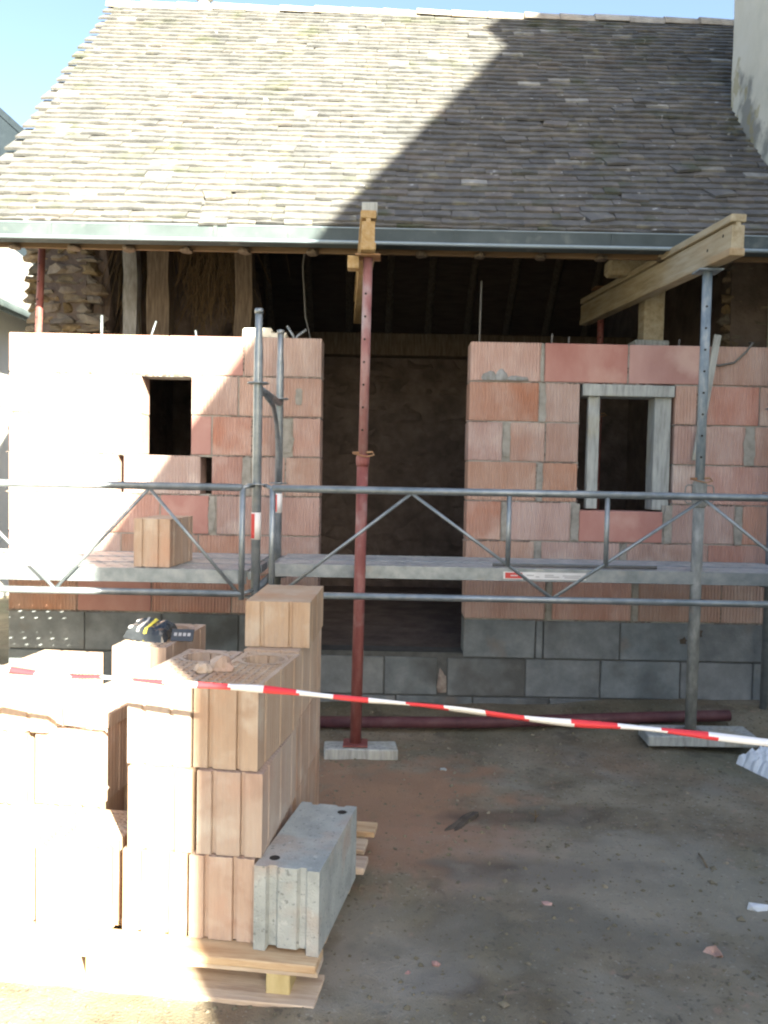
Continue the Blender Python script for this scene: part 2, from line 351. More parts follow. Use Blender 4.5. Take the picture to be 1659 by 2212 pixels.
rowsL = {0: run(-2.43, -1.98, -1.5, -.98, -.72, -.415),
         1: run(-2.43, -2.2, -1.7, -1.2, -.92, -.7, -.415),
         2: run(-2.43, -1.95, -1.45) + [(-1.444, -1.135)] + run(-1.085, -.7, -.415),
         3: run(-2.43, -1.95, -1.72) + run(-1.685, -1.19) + run(-1.12, -.915) + run(-.86, -.64, -.415),
         4: run(-2.43, -1.98, -1.576) + [(-1.252, -1.124)] + run(-1.116, -.86, -.665) + run(-.60, -.415),
         5: run(-2.43, -2.1, -1.576) + run(-1.255, -.95, -.84, -.665, -.415),
         6: run(-2.43, -1.9, -1.4, -.92, -.68, -.415)}
wallL = wall('clay brick wall left of the doorway with small window opening', rowsL, (-1.576, -1.255, 1.6, 2.10), red={(2, -1.44), (4, -1.25)}, slots=((3, -1.70), (3, -1.155)))
def squeeze(parent, rows, opening, seed):
    """little lumps and crumbs of mortar pressed out along the joints: too many to count"""
    rr = random.Random(seed); vv, ff = [], []
    def lump(x, z, w_, h_):
        b0 = len(vv); d = rr.uniform(.002, .006)
        ring = [(-w_, 0), (-w_ * .4, h_ * rr.uniform(.4, 1)), (w_ * .4, h_ * rr.uniform(.4, 1)), (w_, 0), (w_ * .3, -h_ * rr.uniform(.3, 1.2)), (-w_ * .5, -h_ * rr.uniform(.3, 1.2))]
        for q in ring: vv.append((x + q[0], .002, z + q[1]))
        vv.append((x, -d, z)); vv.append((x, .01, z))
        for k in range(6): ff.append((b0 + k, b0 + (k + 1) % 6, b0 + 6)); ff.append((b0 + (k + 1) % 6, b0 + k, b0 + 7))
    for c, r in rows.items():
        z = Z0 + c * PITCHZ - .004
        for a, b in r:
            x = a
            while x < b:
                if noise.noise(Vector((x * 2.3, c * 3.1, seed))) > -.05: lump(x, z, rr.uniform(.008, .03), rr.uniform(.003, .008))
                x += rr.uniform(.012, .05)
            if rr.random() < .6:
                zz = z + .01
                while zz < z + PITCHZ - .02:
                    if rr.random() < .5: lump(b + .003, zz, rr.uniform(.004, .009), rr.uniform(.006, .016))
                    zz += rr.uniform(.015, .04)
    me = bpy.data.meshes.new('mortar'); me.from_pydata(vv, [], ff)
    o = link('squeezed_mortar', me, 'mortarbrown', parent); o['kind'] = 'stuff'
M['mortarbrown'] = mat('joint_mortar', [(.13, .10, .085), (.21, .17, .15), (.30, .27, .24)], scale=12, bump=.6, bscale=70)
squeeze(wallR, rowsR, None, 3); squeeze(wallL, rowsL, None, 5)
# mortar squeezed out of some head joints
def smear(parent, x, z0, z1, w0, seed):
    rr = random.Random(seed); bm = bmesh.new(); n = 7; L_, R_ = [], []
    for i in range(n + 1):
        z = z0 + (z1 - z0) * i / n
        k = w0 * (.55 + .5 * math.sin(math.pi * (i + .6) / (n + 1))) * rr.uniform(.75, 1.15)
        L_.append((x - k, z)); R_.append((x + k * rr.uniform(.7, 1.1), z))
    pf = L_ + R_[::-1]
    f = [bm.verts.new((px, WY - 5.5 - .006 - rr.uniform(0, .004), pz)) for px, pz in pf]; b = [bm.verts.new((px, WY - 5.5 + .02, pz)) for px, pz in pf]
    bm.faces.new(f); bm.faces.new(b[::-1])
    for i in range(len(f)): bm.faces.new([f[i], b[i], b[(i + 1) % len(f)], f[(i + 1) % len(f)]])
    link('mortar_patch', tomesh(bm), 'mortar', parent)
def cz(c): return Z0 + c * PITCHZ
for (x, c, wd, a, b) in ((1.005, 5, .026, .0, 1), (.778, 4, .026, .12, 1), (1.0, 3, .022, .0, 1), (.78, 2, .022, 0, 1), (1.235, 2, .028, .05, .95), (1.83, 2, .022, 0, 1),
                         (1.0, 1, .024, .05, .95), (1.552, 1, .024, 0, 1), (2.345, 4, .045, .0, 1), (2.29, 2, .026, 0, 1), (1.08, 0, .018, 0, 1), (1.64, 0, .02, 0, 1), (.995, 6, .012, .02, 1)):
    smear(wallR, x, cz(c) + a * PITCHZ, cz(c) + b * PITCHZ - .01, wd, int(x * 100) + c)
for (x, c, wd, a, b) in ((-.63, 4, .04, .1, .95), (-.888, 3, .03, 0, 1), (-1.11, 2, .024, .1, 1), (-.56, 5, .025, .3, .75)):
    smear(wallL, x, cz(c) + a * PITCHZ, cz(c) + b * PITCHZ - .01, wd, int(-x * 100) + c)
# ragged mortar left along the right wall's upper bed joint
for i, (x, wd, hh) in enumerate(((.66, .05, .045), (.74, .04, .05), (.84, .07, .025))):
    o = link('mortar_patch', blob(wd, .012, hh, i + 3, 2), 'limewood', wallR, (x, -.002, cz(6) + .004))
# concrete pad and broken brick on top of the left wall
zt = Z0 + 7 * PITCHZ
pd = link('mortar_pad', boxmesh(.19, .16, .065, .008, .004, 3), 'render', wallL, (-.84, .11, zt - .006))
pd2 = link('mortar_pad', boxmesh(.10, .14, .035, .008, .008, 4), 'render', wallL, (-.705, .1, zt - .006))
for x, h, tilt in ((-1.865, .13, 0), (-1.56, .10, .5), (-1.24, .045, -.3)):
    o = tubeobj('reinforcing_bar', [(x, .1, zt - .05), (x + tilt * h, .1, zt + h)], .009 if tilt == 0 else .006, 'galv', wallL, 8)
for x, h in ((.60, .40), (1.07, .07), (1.18, .05), (1.9, .05)):
    tubeobj('reinforcing_bar', [(x, .1, zt - .05), (x + .004, .1, zt + h)], .006, 'cable', wallR, 8)
for pts in ([(-.60, .1, zt - .04), (-.615, .1, zt + .02), (-.655, .09, zt + .085)], [(-.60, .1, zt - .04), (-.59, .1, zt + .02), (-.53, .1, zt + .065)]):
    tubeobj('reinforcing_bar', pts, .009, 'galv', wallL, 8)

# timber props in the right-hand window, standing in the opening
fr = boxobj('window_lintel_board', 1.262, 1.848, -.012, .19, 2.045, 2.118, 'greywood', barn, .004, .003)
boxobj('window_jamb_board', 1.305, 1.378, .02, .06, 1.317, 2.043, 'greywood', barn, .004, .003)
jb = boxobj('window_jamb_board', 1.735, 1.842, .02, .17, 1.317, 2.043, 'greywood', barn, .004, .003)
# lintel bottom of the left window, slanting cut on its left jamb
# ------------------------------------------------------------------ foundation of concrete blocks
bm = bmesh.new(); box(bm, -2.42, XR, WY + .012, WY + .19, -.25, .36); box(bm, -2.42, -.42, WY + .012, WY + .19, .36, .584); box(bm, .535, XR, WY + .012, WY + .19, .36, .584)
M['joint'] = mat('damp_joint_mortar', [(.07, .075, .075), (.11, .115, .115)], scale=14, bump=.6, bscale=70)
found = bpart('foundation', tomesh(bm), 'joint')
found['label'] = 'grey concrete block foundation under the brick walls'
for zi, (z0, z1, es) in enumerate(((-.2, .075, (-2.43, -1.9, -1.4, -.9, -.4, .1, .6, 1.1, 1.6, 2.1, 2.6, XR)),
                                   (.08, .33, (-2.43, -2.15, -1.65, -1.15, -.65, -.45, .02, .37, None, .43, .94, 1.43, 1.95, 2.42, XR)),
                                   (.335, .585, (-2.43, -1.93, -1.43, -.93, -.415, None, .53, 1.0, 1.05, 1.55, 2.05, 2.55, XR)))):
    for a, b in zip(es, es[1:]):
        if a is None or b is None: continue
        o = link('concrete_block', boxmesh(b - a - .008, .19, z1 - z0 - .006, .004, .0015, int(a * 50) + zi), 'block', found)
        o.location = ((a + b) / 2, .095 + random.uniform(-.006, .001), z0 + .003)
for x, z, s in ((2.06, .50, .04), (1.96, .45, .028)):
    link('mud_splash', blob(s, .006, s * 1.1, int(x * 10) + 9, 2, .5), 'mud', found, (x, -.002, z))
link('mortar_patch', blob(.03, .01, .11, 5, 2), 'mortarbrown', found, (.40, -.0, .10))

# ------------------------------------------------------------------ barn interior: stone gables, back wall, floor, posts, roof timbers
YR, ZE, YE = 8.0, 3.02, 5.25      # ridge depth, eave height and depth
def roofz(y): return ZE + (y - YE)
def kx(x): return 1 - .042 * (x + 2.5) / 5.5
bm = bmesh.new(); box(bm, -2.4, XR, 5.69, 10.4, .1, .345)
fl = bpart('floor', tomesh(bm), 'earth')
def gable(name, xa, xb):
    bm = bmesh.new()
    pts = [(6.32, .0), (10.5, .0), (10.5, 2.8), (8.0, 5.3), (7.8, 5.4), (6.32, 3.92)]
    A = [bm.verts.new((xa, y, z)) for y, z in pts]; B = [bm.verts.new((xb, y, z)) for y, z in pts]
    bm.faces.new(A); bm.faces.new(B[::-1])
    for i in range(6): bm.faces.new([A[i], B[i], B[(i + 1) % 6], A[(i + 1) % 6]])
    return bpart(name, tomesh(bm), 'earth')
gl = gable('gable_wall', -2.54, -2.22); gr_ = gable('gable_wall', 2.52, 3.0)
gl['label'] = 'rubble stone end of the left gable wall'
def stones(parent, x0, x1, y, z0, z1, seed, k=1.0, m_='stone'):
    rr = random.Random(seed); z = z0
    while z < z1:
        h = rr.uniform(.05, .10) * k; x = x0 + rr.uniform(-.02, .02)
        while x < x1:
            wd = rr.uniform(.09, .20) * k
            me = blob(wd * .58, .05, h * .72, rr.random() * 50, 2, .4)
            link('stone', me, m_, parent, (x + wd / 2, y - 5.5 + rr.uniform(.0, .03), z - .012), (0, rr.uniform(-.12, .12), 0))
            x += wd * .95
        z += h * .92
stones(gl, -2.66, -2.2, 6.33, 2.30, 3.35, 4); stones(gr_, 2.50, 2.95, 6.36, 2.30, 3.35, 8)
bm = bmesh.new(); box(bm, -2.4, XR, 8.9, 9.2, .0, 2.75); bw_ = bpart('back_wall', tomesh(bm), 'earth')
stones(bw_, -1.0, 1.6, 8.93, .35, 2.75, 15, 2.1, 'earth')
for i in range(11):
    bm = bmesh.new(); x = -2.3 + i * .46; tube(bm, [(x, 8.1, 5.22), (x + .03, 9.3, 4.02), (x, 10.6, 2.72)], .05, 6); bpart('rafter', tomesh(bm), 'oldwood')
boxobj('tie_beam', -2.4, 2.6, 3.2, 3.42, 2.72, 2.95, 'oldwood', barn, .01, .01)
# posts
def post(x, y, wx, wy, z0, z1, m_, seed, n=8):
    rr = random.Random(seed); bm = bmesh.new(); rings = []
    for i in range(n + 1):
        z = z0 + (z1 - z0) * i / n; ox, oy = rr.uniform(-.01, .01), rr.uniform(-.01, .01)
        rings.append([bm.verts.new((x + ox + sx * wx / 2 * rr.uniform(.9, 1.05), y + oy + sy * wy / 2, z)) for sx, sy in ((-1, -1), (1, -1), (1, 1), (-1, 1))])
    for a, b in zip(rings, rings[1:]):
        for k in range(4): bm.faces.new([a[k], a[(k + 1) % 4], b[(k + 1) % 4], b[k]])
    bm.faces.new(rings[0]); bm.faces.new(rings[-1])
    return bpart('post', tomesh(bm), m_)
boxobj('trimmer_beam', -2.22, -.9, .74, .98, 2.24, 2.36, 'oldwood', barn, .01, .008)
post(-1.895, 6.35, .105, .12, 2.36, 3.9, 'limewood', 1)
post(-1.69, 6.38, .165, .16, 2.36, 3.9, 'oldwood', 2)
post(-1.06, 6.36, .13, .13, 2.36, 3.9, 'limewood', 3).data.materials[0] = M['oldwood']
boxobj('post', 1.765, 1.905, .42, .56, 2.47, 2.915, 'newwood', barn, .006, .003); boxobj('post_foot', 1.70, 1.93, .38, .58, 2.39, 2.47, 'greywood', barn, .006, .004)
boxobj('bearer', 1.50, 2.0, .38, .52, 2.915, 3.02, 'newwood', barn, .022, .006)
boxobj('wall_plate', -2.4, 2.6, .32, .46, 3.18, 3.32, 'oldwood', barn, .01, .01)
# rafters under the tiles and boarding behind them
rf_x = [-2.33, -1.96, -1.62, -1.26, -.90, -.48, -.10, .20, .56, .94, 1.32, 1.70, 2.1, 2.45]
for i, x in enumerate(rf_x):
    bm = bmesh.new(); tube(bm, [(x, 5.38, 2.95), (x + .02, 6.5, 4.08), (x, 7.78, 5.42)], [.048, .05, .045], 8)
    bpart('rafter', tomesh(bm), 'oldwood')
# roof boarding: one slab, the back slope with it
bm = bmesh.new()
def slab(y0, z0, y1, z1, t, x0=-2.52, x1=3.9):
    a = [bm.verts.new(p) for p in ((x0, y0, z0), (x1, y0, z0), (x1, y1, z1), (x0, y1, z1))]
    b = [bm.verts.new((v.co.x, v.co.y, v.co.z - t)) for v in a]
    bm.faces.new(a); bm.faces.new(b[::-1])
    for i in range(4): bm.faces.new([a[i], b[i], b[(i + 1) % 4], a[(i + 1) % 4]])
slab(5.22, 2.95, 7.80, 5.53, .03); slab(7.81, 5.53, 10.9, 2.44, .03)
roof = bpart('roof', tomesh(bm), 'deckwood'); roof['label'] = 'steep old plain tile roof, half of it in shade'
# tiles
TILES = []
for k in range(7):
    rr = random.Random(k); wd, ln, th = .1695, .22, .017
    bm = bmesh.new(); nn = 4; top = []
    lo = [(-wd / 2 + wd * i / nn, rr.uniform(-.002, .002) + (.003 * rr.random() if i in (0, nn) else 0)) for i in range(nn + 1)]
    pf = lo + [(wd / 2, ln), (-wd / 2, ln)]
    cv = rr.uniform(-.003, .006)
    T = [bm.verts.new((x, y, th + cv * (1 - (2 * x / wd) ** 2))) for x, y in pf]; B = [bm.verts.new((x, y, cv * (1 - (2 * x / wd) ** 2))) for x, y in pf]
    bm.faces.new(T); bm.faces.new(B[::-1])
    for i in range(len(T)): bm.faces.new([T[i], B[i], B[(i + 1) % len(T)], T[(i + 1) % len(T)]])
    me = tomesh(bm, 'roof_tile'); me.materials.append(M['tile']); TILES.append(me)
EXPO = .0855; NROW = 45
base_rot = Matrix.Rotation(math.pi / 4, 4, 'X')
sv, sf, sr = [], [], []
nobj = 0
rr = random.Random(11)
slips = {(3, 8): .3, (14, 20): .25, (17, 21): -.28, (5, 27): .3, (1, 22): .35, (4, 24): -.2, (20, 25): .15, (9, 26): .22}
for r_ in range(-1, NROW):
    x = -2.60 + (.085 if r_ % 2 else 0) + rr.uniform(-.015, .015)
    xmax = 2.62 if YE + r_ * EXPO * .707 < 6.35 else 3.75
    ci = 0
    while x < xmax:
        wd = .17 + rr.uniform(-.006, .006)
        s = max(r_, -.3) * EXPO * kx(x) + rr.gauss(0, .0035) + .014 * noise.noise(Vector((x * 1.1, r_ * .15, 2)))
        wob = .014 * noise.noise(Vector((x * .7, r_ * .12, 7))) + rr.gauss(0, .0015)
        tilt = -math.asin((.037 if r_ >= 0 else .006) / .22) + rr.gauss(0, .008)
        if r_ < 0: wob -= .016
        rz = rr.gauss(0, .008)
        if (r_, ci) in slips or rr.random() < .012: rz += slips.get((r_, ci), rr.uniform(-.15, .15)); s -= .03; wob += .012
        M4 = Matrix.Translation((x + wd / 2, YE + s * .7071, ZE + s * .7071)) @ base_rot @ Matrix.Translation((0, 0, .018 + wob)) @ Matrix.Rotation(tilt, 4, 'X') @ Matrix.Rotation(rz, 4, 'Z') @ Matrix.Rotation(rr.gauss(0, .012), 4, 'Y')
        me = rr.choice(TILES)
        if r_ < 10 and x < 2.5 and nobj < 300:
            o = bpy.data.objects.new('roof_tile', me); C.objects.link(o); o.parent = roof; o.matrix_local = INV @ M4; nobj += 1
        else:
            b0 = len(sv); v_ = rr.random()
            if rr.random() < .02: v_ = .99
            Mi = INV @ M4
            sv.extend([(Mi @ v.co)[:] for v in me.vertices])
            for p in me.polygons: sf.append([b0 + i for i in p.vertices]); sr.append(v_)
        x += wd; ci += 1
me = bpy.data.meshes.new('roof_tiles'); me.from_pydata(sv, [], sf)
a = me.attributes.new('rnd', 'FLOAT', 'FACE'); a.data.foreach_set('value', sr)
o = link('upper_roof_tiles', me, 'tile', roof); o['kind'] = 'stuff'
# ridge
x = -2.6; i = 0
while x < 3.4:
    ln = rr.uniform(.27, .33); bm = bmesh.new(); n = 8; rg = []
    for e_, rad in ((0, .088), (ln + .03, .077)):
        rg.append([bm.verts.new((e_, -math.cos(math.pi * k / n) * rad, math.sin(math.pi * k / n) * rad)) for k in range(n + 1)])
        rg.append([bm.verts.new((e_, -math.cos(math.pi * k / n) * (rad - .014), math.sin(math.pi * k / n) * (rad - .014))) for k in range(n + 1)])
    for k in range(n):
        bm.faces.new([rg[0][k], rg[0][k + 1], rg[2][k + 1], rg[2][k]]); bm.faces.new([rg[1][k], rg[3][k], rg[3][k + 1], rg[1][k + 1]])
        bm.faces.new([rg[0][k], rg[1][k], rg[1][k + 1], rg[0][k + 1]]); bm.faces.new([rg[2][k], rg[2][k + 1], rg[3][k + 1], rg[3][k]])
    k_ = kx(x) * NROW * EXPO * .7071
    link('ridge_tile', tomesh(bm, smooth=False), 'ridge', roof, (x, YE + k_ - .0 - 5.5 - .02, ZE + k_ - .05 + .012 * noise.noise(Vector((x * 2, 0, 0)))), (rr.gauss(0, .05), rr.gauss(.0, .012) + .014, rr.gauss(0, .02)))
    x += ln
# gutter: zinc band with rolled lower bead, joints and hooks
bm = bmesh.new()
pf = [(5.235, 2.985), (5.215, 2.992), (5.205, 2.99), (5.198, 2.912), (5.205, 2.905), (5.225, 2.90), (5.30, 2.895), (5.30, 2.90), (5.228, 2.905), (5.212, 2.912), (5.213, 2.98), (5.233, 2.978)]
nx = 24; xs = [-2.85 + 6.2 * i / nx for i in range(nx + 1)]
rings = []
for x in xs:
    dz = .006 * noise.noise(Vector((x * .8, 1, 1))) - .004 * (x / 3) ** 2
    rings.append([bm.verts.new((x, y, z + dz)) for y, z in pf])
for a, b in zip(rings, rings[1:]):
    for k in range(len(pf)): bm.faces.new([a[k], a[(k + 1) % len(pf)], b[(k + 1) % len(pf)], b[k]])
bm.faces.new(rings[0]); bm.faces.new(rings[-1])
gut = bpart('gutter', tomesh(bm), 'zinc'); gut['label'] = 'zinc eaves gutter with rolled bead'
def gdz(x): return .006 * noise.noise(Vector((x * .8, 1, 1))) - .004 * (x / 3) ** 2
bm = bmesh.new(); tube(bm, [(x, 5.195, 2.903 + gdz(x)) for x in xs], .012, 10)
me = tomesh(bm); me.transform(INV); link('bead', me, 'bead', gut)
bm = bmesh.new(); tube(bm, [(x, 5.206, 2.993 + gdz(x)) for x in xs], .005, 8)
me = tomesh(bm); me.transform(INV); link('upper_lip', me, 'bead', gut)
for x in (-2.05, -1.58, -1.05, -.6, .4, 1.35):
    bm = bmesh.new(); box(bm, x - .012, x + .012, 5.196, 5.209, 2.912 + gdz(x), 2.988 + gdz(x)); me = tomesh(bm); me.transform(INV); link('seam_strap', me, 'zinc', gut)
boxobj('eaves_board', -2.8, 3.0, -.125, -.10, 2.882, 3.0, 'fascia', barn, .003)
for i, x in enumerate(rf_x):
    o = link('rafter_end', blob(.038, .05, .026, i + 20, 2, .2), 'oldwood', barn, (x, -.14, 2.868))
# straw and roots hanging inside, left of the door
bm = bmesh.new(); rr = random.Random(5)
for i in range(420):
    cx = rr.choice((-1.38, -1.3, -1.22, -1.9, -1.45)); x = cx + rr.gauss(0, .10); y = 6.45 + rr.uniform(-.12, .2); z = rr.uniform(2.95, 3.55); l = rr.uniform(.25, .62)
    a = rr.gauss(0, .22); p1 = Vector((x + math.sin(a) * l * .5, y, z - l * .5)); p2 = p1 + Vector((math.sin(a + rr.gauss(0, .3)) * l * .5, 0, -l * .5))
    t = rr.uniform(.0015, .0035); P = [Vector((x, y, z)), p1, p2]
    tube(bm, P, [t, t, t * .5], 3, False)
me = bpart('hanging_straw', tomesh(bm), 'straw'); me['kind'] = 'stuff'
# heaps of earth and straw behind the posts
for i, (x, y, sx, h) in enumerate(((-2.1, 6.85, .3, 1.5), (-1.5, 6.9, .38, 1.5), (-2.15, 6.6, .10, 1.4))):
    bm = bmesh.new(); bmesh.ops.create_icosphere(bm, subdivisions=3, radius=1)
    for v in bm.verts:
        k = 1 + .5 * noise.noise(v.co * 2 + Vector((i * 5, 0, 0))); v.co = Vector((x + v.co.x * sx * k, y + v.co.y * .22 * k, 2.28 + (v.co.z + 1) * h / 2))
    bpart('earth_infill', tomesh(bm), 'earth')

tubeobj('hanging_cable', [(-.55, .5, 3.3), (-.60, .5, 2.95), (-.575, .5, 2.6), (-.5, .5, 2.3), (-.48, .5, 1.9)], .006, 'cable', barn, 6)

# tall rendered chimney rising out of the right end of the roof
ch = thing('chimney_stack', 'tall grey rendered chimney stack with dark lichen at the roof right end', 'chimney', (3.2, 6.0, 3.0))
bm = bmesh.new(); nz, ny = 30, 8
V = {}
def chx(y, z): return -.68 + .02 * noise.noise(Vector((y * 2, z * 2, 0))) - (.06 * max(0, 1 - (z - (y - 6.0 + 3.6 - 3.0)) / .5) if z - (y + .6) < .5 else 0)
for j in range(nz + 1):
    for i in range(ny + 1):
        y = -.54 + 1.01 * i / ny; z = .2 + 6.3 * (j / nz) ** 1.3
        V[i, j] = bm.verts.new((chx(y, z), y, z))
for j in range(nz):
    for i in range(ny): bm.faces.new([V[i, j], V[i + 1, j], V[i + 1, j + 1], V[i, j + 1]])
Bk = {}
for j in range(nz + 1):
    for i in (0, ny): Bk[i, j] = bm.verts.new((1.2, V[i, j].co.y, V[i, j].co.z))
for j in range(nz):
    bm.faces.new([V[0, j], V[0, j + 1], Bk[0, j + 1], Bk[0, j]]); bm.faces.new([V[ny, j], Bk[ny, j], Bk[ny, j + 1], V[ny, j + 1]])
    bm.faces.new([Bk[0, j], Bk[0, j + 1], Bk[ny, j + 1], Bk[ny, j]])
M['chimney'] = mat('chimney_render', [(.50, .50, .43), (.58, .57, .49), (.62, .61, .54)], scale=3, bump=.6, bscale=25)
def foot_stain(mt, c1, c2):
    n = mt.node_tree; N = n.nodes; L = n.links
    p = [q for q in N if q.type == 'BSDF_PRINCIPLED'][0]; col = p.inputs['Base Color'].links[0].from_socket
    tc = N.new('ShaderNodeTexCoord'); sp = N.new('ShaderNodeSeparateXYZ'); L.new(tc.outputs['Object'], sp.inputs[0])
    sb = N.new('ShaderNodeMath'); sb.operation = 'SUBTRACT'; L.new(sp.outputs[2], sb.inputs[0]); L.new(sp.outputs[1], sb.inputs[1])
    for sc_, lo, hi, c, st in ((4, -.30, -.62, c1, .8), (7, -.72, -.95, c2, .6)):
        t = N.new('ShaderNodeTexNoise'); t.inputs['Scale'].default_value = sc_; t.inputs['Detail'].default_value = 8; L.new(tc.outputs['Object'], t.inputs['Vector'])
        ma = N.new('ShaderNodeMath'); ma.operation = 'MULTIPLY_ADD'; ma.inputs[1].default_value = -3.0; L.new(t.outputs['Fac'], ma.inputs[0]); L.new(sb.outputs[0], ma.inputs[2])
        mr = N.new('ShaderNodeMapRange'); mr.inputs[1].default_value = lo; mr.inputs[2].default_value = hi; mr.inputs[3].default_value = 0; mr.inputs[4].default_value = st; L.new(ma.outputs[0], mr.inputs[0])
        mx = N.new('ShaderNodeMix'); mx.data_type = 'RGBA'; L.new(mr.outputs[0], mx.inputs[0]); L.new(col, mx.inputs[6]); mx.inputs[7].default_value = (*c, 1); col = mx.outputs[2]
    L.new(col, p.inputs['Base Color'])
foot_stain(M['chimney'], (.17, .175, .165), (.30, .26, .12))
link('shaft', tomesh(bm, smooth=False), 'chimney', ch)
cp = link('cap', boxmesh(2.05, 1.2, .15, .02), 'render', ch, (.26, -.04, 6.5))
boxobj('pier', -.42, 1.2, -.54, .30, -3.05, .26, 'chimney', ch, .01)
vp = thing('vent_pipe', 'small pale vent pipe just behind the roof ridge near its left end', 'vent', (-1.83, 8.4, 5.2))
tubeobj('pipe', [(0, 0, 0), (0, 0, .82)], .05, 'whitewall', vp); tubeobj('cowl', [(0, 0, .86), (0, 0, .93)], [.09, .02], 'whitewall', vp)

# ------------------------------------------------------------------ neighbouring houses
def house(name, label, x0, x1, y0, y1, ze, pitch, axis_, wm, rm, over=.35):
    t = thing(name, label, 'house', ((x0 + x1) / 2, (y0 + y1) / 2, 0)); hx, hy = (x1 - x0) / 2, (y1 - y0) / 2
    k = math.tan(pitch); bm = bmesh.new()
    if axis_ == 'y':   # ridge along y
        pf = [(-hx, 0), (hx, 0), (hx, ze), (0, ze + hx * k), (-hx, ze)]
        A = [bm.verts.new((x, -hy, z)) for x, z in pf]; B = [bm.verts.new((x, hy, z)) for x, z in pf]
    else:
        pf = [(-hy, 0), (hy, 0), (hy, ze), (0, ze + hy * k), (-hy, ze)]
        A = [bm.verts.new((-hx, y, z)) for y, z in pf]; B = [bm.verts.new((hx, y, z)) for y, z in pf]
    bm.faces.new(A); bm.faces.new(B[::-1])
    for i in range(5): bm.faces.new([A[i], B[i], B[(i + 1) % 5], A[(i + 1) % 5]])
    link('wall', tomesh(bm), wm, t)
    bm = bmesh.new(); h = hx if axis_ == 'y' else hy; l = hy if axis_ == 'y' else hx
    for s in (-1, 1):
        P = [(s * (h + over), ze - over * k), (0, ze + h * k), (0, ze + h * k + .14), (s * (h + over), ze - over * k + .14)]
        mk = (lambda a, e, z: (a, e, z)) if axis_ == 'y' else (lambda a, e, z: (e, a, z))
        A = [bm.verts.new(mk(a, -l - .02, z)) for a, z in P]; B = [bm.verts.new(mk(a, l + .02, z)) for a, z in P]
        bm.faces.new(A); bm.faces.new(B[::-1])
        for i in range(4): bm.faces.new([A[i], B[i], B[(i + 1) % 4], A[(i + 1) % 4]])
    rf = link('roof', tomesh(bm), rm, t)
    return t, rf
n1, r1 = house('neighbour_house', 'white rendered house with sunlit roof and eaves gutter left of the barn', -9.0, -4.45, 6.5, 15, 3.55, R(38), 'y', 'whitewall', 'ridge', .40)
me_ = tubeobj('gutter', [(2.275 + .44, -4.27, 3.20), (2.275 + .44, 4.27, 3.20)], .06, 'zinc', n1)
n2, r2 = house('far_house', 'slate roofed house with painted shade far beyond the roof left end', -16.5, -5.9, 15.5, 30, 6.85, R(41), 'y', 'slate', 'slate', .3)
n4, r4 = house('adjoining_house', 'rendered house adjoining the barn right end beyond the chimney', 4.42, 11, 5.75, 10.4, 2.95, R(44), 'x', 'whitewall', 'tile', .3)
# the tall gabled house behind the camera whose shadow lies across the yard
CX, CE, CY = 2.683, 6.20, -0.9     # its rear gable, at y = -4, throws the edge of the shadow
hw = 5.8; kk = 1.415
n3 = thing('gabled_house', 'tall steep-gabled house standing behind the photographer', 'house', (CX + hw, CY, 0))
bm = bmesh.new(); pf = [(-hw, 0), (hw, 0), (hw, CE), (0, CE + hw * kk), (-hw, CE)]
A = [bm.verts.new((x, -3.1, z)) for x, z in pf]; B = [bm.verts.new((x, 0, z)) for x, z in pf]
bm.faces.new(A); bm.faces.new(B[::-1])
for i in (0, 1, 4): bm.faces.new([A[i], B[i], B[(i + 1) % 5], A[(i + 1) % 5]])
link('wall', tomesh(bm), 'render', n3)
bm = bmesh.new()
for s in (-1, 1):
    P = [(s * hw, CE - .12), (0, CE + hw * kk - .12), (0, CE + hw * kk), (s * hw, CE)]
    A = [bm.verts.new((x, -3.11, z)) for x, z in P]; B = [bm.verts.new((x, .02, z)) for x, z in P]
    bm.faces.new(A); bm.faces.new(B[::-1])
    for i in range(4): bm.faces.new([A[i], B[i], B[(i + 1) % 4], A[(i + 1) % 4]])
rf3 = link('roof', tomesh(bm), 'slate', n3)
boxobj('chimney', 6.56 - CX - hw, 7.6 - CX - hw, -3.05, -2.55, 10.4, 12.16, 'render', rf3)
for wx in (-3.5, 0, 3.5):
    wn = boxobj('window', wx - .5, wx + .5, 0, .04, 1.0, 2.4, 'whitewall', n3); boxobj('pane', -.42, .42, .021, .03, .08, 1.32, 'blackplastic', wn)

# ------------------------------------------------------------------ scaffold
sc = thing('scaffold', 'galvanised steel scaffold standards and cross tubes before the brick walls', 'scaffold', (-.66, 4.4, 0))
def spart(name, pts, r, m_='galv', seg=12, parent=None):
    return tubeobj(name, [(p[0] + .66, p[1] - 4.4, p[2]) for p in pts], r, m_, parent or sc, seg)
for bx in (-3.73, -.66, 2.41):
    for yy, ztop in ((4.4, 2.34), (5.3, 2.385)):
        st = spart('standard', [(bx, yy, .02), (bx, yy, ztop - .21), (bx, yy, ztop - .15), (bx, yy, ztop)], [.024, .024, .019, .019])
        spart('spigot_collar', [(bx, yy, ztop - .02), (bx, yy, ztop + .004)], .0225, parent=st)
        boxo = link('base_plate', boxmesh(.15, .15, .01, .001), 'galv', sc, (bx + .66, yy - 4.4, .012))
        for zz in (.862, 1.445, 1.965):
            spart('rosette', [(bx, yy, zz - .004), (bx, yy, zz + .004)], .056, seg=16, parent=st)
    for zz in (.90, 1.94):
        spart('cross_tube', [(bx, 4.4, zz), (bx, 5.3, zz)], .021)
    spart('gusset', [(bx, 4.62, 1.935), (bx, 5.0, 1.90), (bx, 5.17, 1.80), (bx, 5.26, 1.62), (bx, 5.285, 1.45)], .014)
